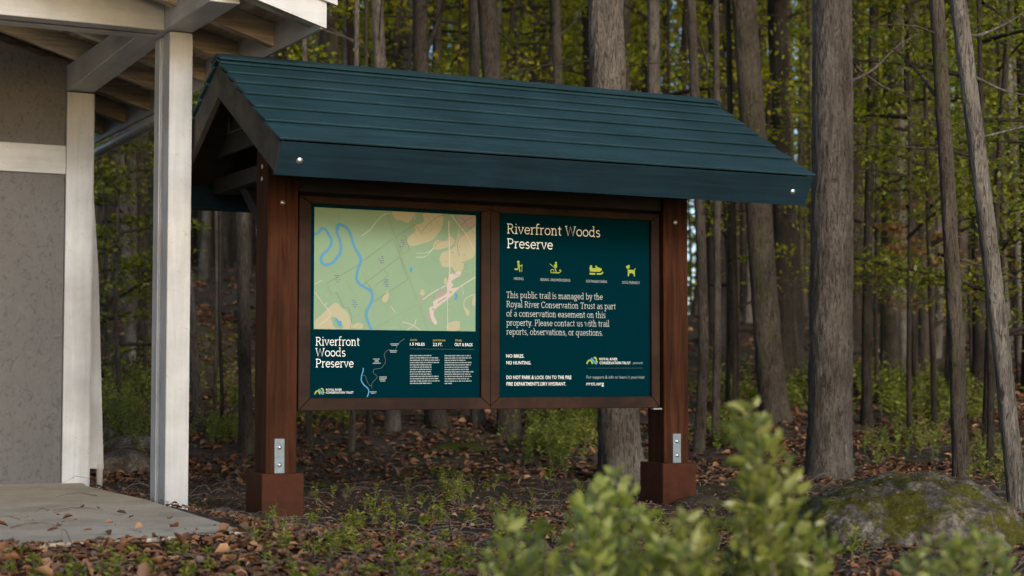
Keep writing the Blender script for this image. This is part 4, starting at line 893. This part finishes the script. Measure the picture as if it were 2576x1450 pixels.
# ---------------------------------------------------------------- litter, twigs, plants on the ground
def on_slab(x, y): return x < -.44 and -1.7 < y < 2.78 and not (x > -.66 and y < -1.4)
def in_base(x, y): return (-.05 < x < .24 or L0-.05 < x < L0+.24) and -.05 < y < .26
def samp(n, s0, s1, pw=1., tl=-.33, tr=.33):
    s = s0+(s1-s0)*rng.random(n)**pw; t = rng.uniform(tl, tr, n)*s
    return CAM[0]+s*sin(YAW)+t*cos(YAW), CAM[1]+s*cos(YAW)-t*sin(YAW), s
def litter():
    P, L, Wd = [], [], []
    for n, s0, s1, sz in ((15000, 6.6, 9.6, .046), (16000, 8, 14.2, .017), (12000, 9., 14, .040), (30000, 13.2, 24, .075), (11000, 22, 48, .12)):
        X, Y, Sd = samp(n, s0, s1)
        for x, y, sd_ in zip(X, Y, Sd):
            if x < -.34 and y > 2.7 and y < 5.6 or in_base(x, y): continue
            ss, tt = sst(x, y)
            dens = .5+.9*noise.noise(Vector((x*.8, y*.8, 4)))
            if sd_ < 8.9: dens += .55*smooth(.2, -1., tt)
            bare = 1 if sz < .02 else 1-.88*smooth(10.2, 11, sd_)*smooth(14.2, 13.2, sd_)
            if random.random() > dens*bare+.1: continue
            z = hterr(x, y)
            if on_slab(x, y):
                if random.random() > .010: continue
                z = .083
            P.append((x, y, z+random.uniform(.002, .028))); k = sz*random.uniform(.45, 1.35)*(1.5 if sd_ < 9 and tt < -.9 and random.random() < .4 else 1); L.append(k); Wd.append(k*random.uniform(.35, .7))
    from mathutils.bvhtree import BVHTree
    bo = bpy.data.objects['mossy_boulder']; bt = BVHTree.FromPolygons([v.co+bo.location for v in bo.data.vertices], [p.vertices[:] for p in bo.data.polygons])
    for _ in range(1500):
        x = bo.location.x+random.uniform(-.9, .9); y = bo.location.y+random.uniform(-1.0, .7); h = bt.ray_cast(Vector((x, y, 2)), Vector((0, 0, -1)))
        if h[0] and noise.noise(Vector((x*3, y*3, 2))) > -.1: P.append((x, y, h[0].z+.004)); k = random.choice([.010, .013, .018]); L.append(k*1.4); Wd.append(k*.5)
    P = np.array(P); Dl = rng.normal(size=(len(P), 3)); Dl[:, 2] *= .22; V, Q = leaf_arrays(P, np.array(L), np.array(Wd), Dl, 1.1, .35)
    tag(link('leaf_litter', np_mesh('litter', V, Q, M['leaf_litter'])), 'brown fallen leaves scattered over the forest floor', 'fallen leaves', kind='stuff')
litter()
def twigs():
    parts = []
    for n, s0, s1, ln in ((900, 6.6, 10, .16), (500, 10, 14, .16), (500, 13, 22, .3)):
        X, Y, Sd = samp(n, s0, s1)
        for x, y in zip(X, Y):
            if on_slab(x, y) and random.random() > .05 or in_base(x, y) or (x < -.3 and y > 2.7): continue
            z = hterr(x, y)+.012+(.075 if on_slab(x, y) else 0); a = random.uniform(0, 6.28); l = ln*random.uniform(.5, 1.8); bnd = random.uniform(-.3, .3); up = random.choice([0, 0, 0, .25])
            pts = [(x+cos(a+bnd*t)*l*t, y+sin(a+bnd*t)*l*t, z+.02*sin(t*3)+up*l*sin(t*2.6)) for t in (0, .35, .7, 1)]
            w = random.uniform(.0015, .0045); V, F = tube_data(pts, [w, w*.9, w*.7, w*.3], 4, False); parts.append((np.array([tuple(v) for v in V]), F, 0))
    V, Q, mi = merge(parts); tag(link('fallen_twigs', np_mesh('twigs', V, Q, M['twig'], True)), 'thin grey twigs and dead stems tangled on the forest floor', 'twigs', kind='stuff')
twigs()
def sprig(x, y, z, h, n, ls, parts_l, D_l, S_l, stems, spread=.5):
    for q in range(random.choice([2, 3, 4])):
        a = random.uniform(0, 6.28); lean = random.uniform(.05, spread); hh = h*random.uniform(.6, 1.1)
        pts = [(x+cos(a)*lean*hh*t**1.5, y+sin(a)*lean*hh*t**1.5, z+hh*t) for t in (0, .4, .7, 1)]
        w = .0022; V, F = tube_data(pts, [w, w, w*.7, w*.4], 3, False); stems.append((np.array([tuple(v) for v in V]), F, 1))
        for k in range(n):
            t = .25+.78*(k+random.random())/n; p = (x+cos(a)*lean*hh*t**1.5, y+sin(a)*lean*hh*t**1.5, z+hh*t)
            b_ = k*2.4+random.random(); parts_l.append(p); D_l.append((cos(b_), sin(b_), random.uniform(.1, .9))); S_l.append(ls*random.uniform(.6, 1.2)*(1-.3*t))
def cover(name, label, zones, m):
    P, D, Sz, st = [], [], [], []
    for (x, y, h, n, ls) in zones:
        if on_slab(x, y) or in_base(x, y) or (x < -.33 and 2.7 < y < 5.6): continue
        sprig(x, y, hterr(x, y), h, n, ls, P, D, Sz, st)
    Sz = np.array(Sz); V, Q = leaf_arrays(np.array(P), Sz, Sz*.42, np.array(D), .4, .2)
    V, Q, mi = merge([(V, Q, 0)]+st); tag(link(name, np_mesh(name, V, Q, [M[m], M['stem']], False, mi)), label, 'ground plants', kind='stuff')
Z = []
for _ in range(1500):    # bright ground plants in the foreground, thicker between the kiosk feet and the shrubs
    u = random.uniform(640, 2200); v = random.uniform(1235, 1500); d = .30+.7*noise.noise(Vector((u*.006, v*.012, 0)))
    if v < 1300: d *= .45
    if u < 820: d *= .5
    if random.random() > d*.8+.06: continue
    p, t = gp(u, v); Z.append((p[0], p[1], random.uniform(.04, .13), random.choice([5, 7, 9]), random.uniform(.025, .045)))
for _ in range(60):
    u = random.uniform(0, 640); v = random.uniform(1400, 1520); p, t = gp(u, v); Z.append((p[0], p[1], random.uniform(.03, .09), 5, random.uniform(.03, .055)))
cover('ground_cover', 'low bright green seedlings spreading over the litter in the foreground', Z, 'leaf_cover')
Z = []
def patch(u, v, ru, rv, n, h, ls):
    for _ in range(n):
        uu = random.gauss(u, ru*.5); vv = random.gauss(v, rv*.5); 
        if vv < 965: continue
        p, t = gp(uu, vv); Z.append((p[0], p[1], h*random.uniform(.5, 1.2), 9, ls*random.uniform(.7, 1.2)))
patch(1400, 1130, 110, 60, 110, .30, .06); patch(1450, 1060, 120, 40, 60, .4, .07); patch(560, 1098, 70, 25, 70, .20, .045); patch(300, 1075, 110, 60, 90, .3, .055); patch(560, 1010, 120, 30, 12, .3, .07); patch(1850, 1110, 90, 50, 60, .25, .055)
patch(2280, 1130, 110, 50, 50, .25, .05); patch(2330, 1040, 200, 50, 110, .4, .08); patch(2480, 1180, 60, 60, 30, .25, .05); patch(820, 1060, 120, 40, 50, .3, .06); patch(1950, 1020, 150, 40, 60, .4, .08); patch(1120, 1215, 60, 30, 14, .12, .03); patch(1140, 1255, 50, 20, 22, .16, .035)
patch(1300, 1010, 500, 20, 70, .35, .08); patch(2200, 1000, 350, 30, 80, .5, .09); patch(350, 1000, 200, 30, 50, .4, .08)
cover('undergrowth', 'green undergrowth patches on the forest behind the kiosk', Z, 'leaf_cover')
# grass and wiry stems over the boulder foot
# ---------------------------------------------------------------- foreground shrubs
def shrub(label, d, tips, ls=.055, seed=0, foot=None):
    rs = random.Random(seed); us = [t[0] for t in tips]; cu = foot or sum(us)/len(us)
    g0 = CAM+ray(cu, 1500)*d; gz = hterr(g0[0], g0[1]); base = Vector((g0[0], g0[1], gz))
    P, D, Sz, st = [], [], [], []
    for (u, v) in tips:
        tip = Vector(atd(u, v, d+rs.uniform(-.18, .18))); b0 = base+Vector((rs.gauss(0, .05), rs.gauss(0, .05), 0))
        mid = b0.lerp(tip, .5); mid.x += (tip.x-b0.x)*.18; mid.y += (tip.y-b0.y)*.18
        pts = curve([tuple(b0), tuple(mid), tuple(tip)], 8); w = .0045
        V, F = tube_data(pts, [w*(1-.75*i/len(pts)) for i in range(len(pts))], 5, False); st.append((np.array([tuple(x) for x in V]), F, 1))
        ln = (tip-b0).length; n = int(ln*72)
        for k in range(n):
            t = 1-.93*(k/n)**1.15; i = t*(len(pts)-1); a = int(min(i, len(pts)-2)); p = pts[a]*(1-(i-a))+pts[a+1]*(i-a)
            ang = k*2.4+rs.uniform(-.4, .4); tilt = rs.uniform(.35, 1.2)*(1.4 if t > .95 else 1)
            off = np.array([cos(ang), sin(ang), tilt]); sp = rs.uniform(0, .05)*(1.2-t)
            P.append(np.array(p)+np.array([cos(ang), sin(ang), .4])*sp); D.append(off); Sz.append(ls*rs.uniform(.4, 1.25)*(.72 if t > .96 else 1))
    Sz = np.array(Sz); Lc = np.array(P)-np.array(base); V, Q = leaf_arrays(Lc, Sz, Sz*.52, np.array(D), .3, .22)
    r = empty('leafy_shrub', base, label, 'shrub', 'light green shrubs in the foreground')
    f = bpy.data.objects.new('foliage', np_mesh('foliage', V, Q, M['leaf_shrub'])); COL.objects.link(f); f.parent = r
    V, Q, mi = merge(st); s_ = bpy.data.objects.new('stems', np_mesh('stems', V-np.array(base), Q, M['stem'], True)); COL.objects.link(s_); s_.parent = r
shrub('tallest light green shrub in the foreground, right of centre', 4.4, [(1885, 1025), (1868, 1060), (1905, 1075), (1875, 1120), (1950, 1110), (1985, 1165), (1890, 1165), (1955, 1215), (1880, 1225), (1925, 1270), (2005, 1275), (1870, 1300), (2050, 1335), (2085, 1375), (1930, 1340), (1990, 1380), (1840, 1400), (2050, 1420), (1960, 1430)], seed=1, foot=1950)
shrub('bushy light green shrub left of the tallest one, below the right post', 4.3, [(1545, 1195), (1500, 1225), (1580, 1235), (1470, 1262), (1540, 1265), (1610, 1285), (1440, 1310), (1510, 1325), (1640, 1330), (1415, 1365), (1480, 1385), (1560, 1380), (1670, 1370), (1390, 1420), (1620, 1430)], seed=2, foot=1550)
shrub('small sparse shrub at the left end of the foreground shrubs', 4.6, [(1275, 1300), (1240, 1370), (1300, 1350), (1350, 1335), (1330, 1400), (1225, 1430), (1380, 1400)], seed=3, foot=1290)
shrub('low shrub filling between the two bushy foreground shrubs', 4.2, [(1722, 1310), (1690, 1350), (1755, 1345), (1790, 1325), (1720, 1395), (1780, 1400), (1670, 1420), (1750, 1430)], seed=4, foot=1725)
shrub('low light green shrub at the bottom right below the boulder', 4.2, [(2465, 1350), (2425, 1365), (2350, 1372), (2500, 1372), (2300, 1400), (2400, 1400), (2460, 1410), (2270, 1430), (2540, 1430), (2350, 1435)], seed=5, foot=2400)

# ---------------------------------------------------------------- light
SEL, SAZ = R(14), R(182)     # elevation, azimuth clockwise from +Y
w = bpy.data.worlds.new('World'); sc.world = w; w.use_nodes = True; nt = w.node_tree
sky = nt.nodes.new('ShaderNodeTexSky'); sky.sky_type = 'NISHITA'; sky.sun_disc = False; sky.sun_elevation = SEL; sky.sun_rotation = SAZ
sky.dust_density = 1.; sky.air_density = .72; sky.ozone_density = 1.3
nt.links.new(sky.outputs[0], nt.nodes['Background'].inputs[0]); nt.nodes['Background'].inputs[1].default_value = .15
ld = bpy.data.lights.new('sun', 'SUN'); ld.energy = 1.0; ld.angle = R(10); ld.color = (1, .985, .96)
lo = bpy.data.objects.new('sun', ld); COL.objects.link(lo)
dirv = Vector((sin(SAZ)*cos(SEL), cos(SAZ)*cos(SEL), sin(SEL))); lo.rotation_euler = dirv.to_track_quat('Z', 'Y').to_euler()
sc.render.engine = 'CYCLES'; sc.view_settings.view_transform = 'Standard'; sc.view_settings.look = 'None'
sc.view_settings.exposure = .80; sc.view_settings.gamma = 1
sc.cycles.max_bounces = 6; sc.cycles.transparent_max_bounces = 4
sc.render.resolution_x = 1024; sc.render.resolution_y = 576
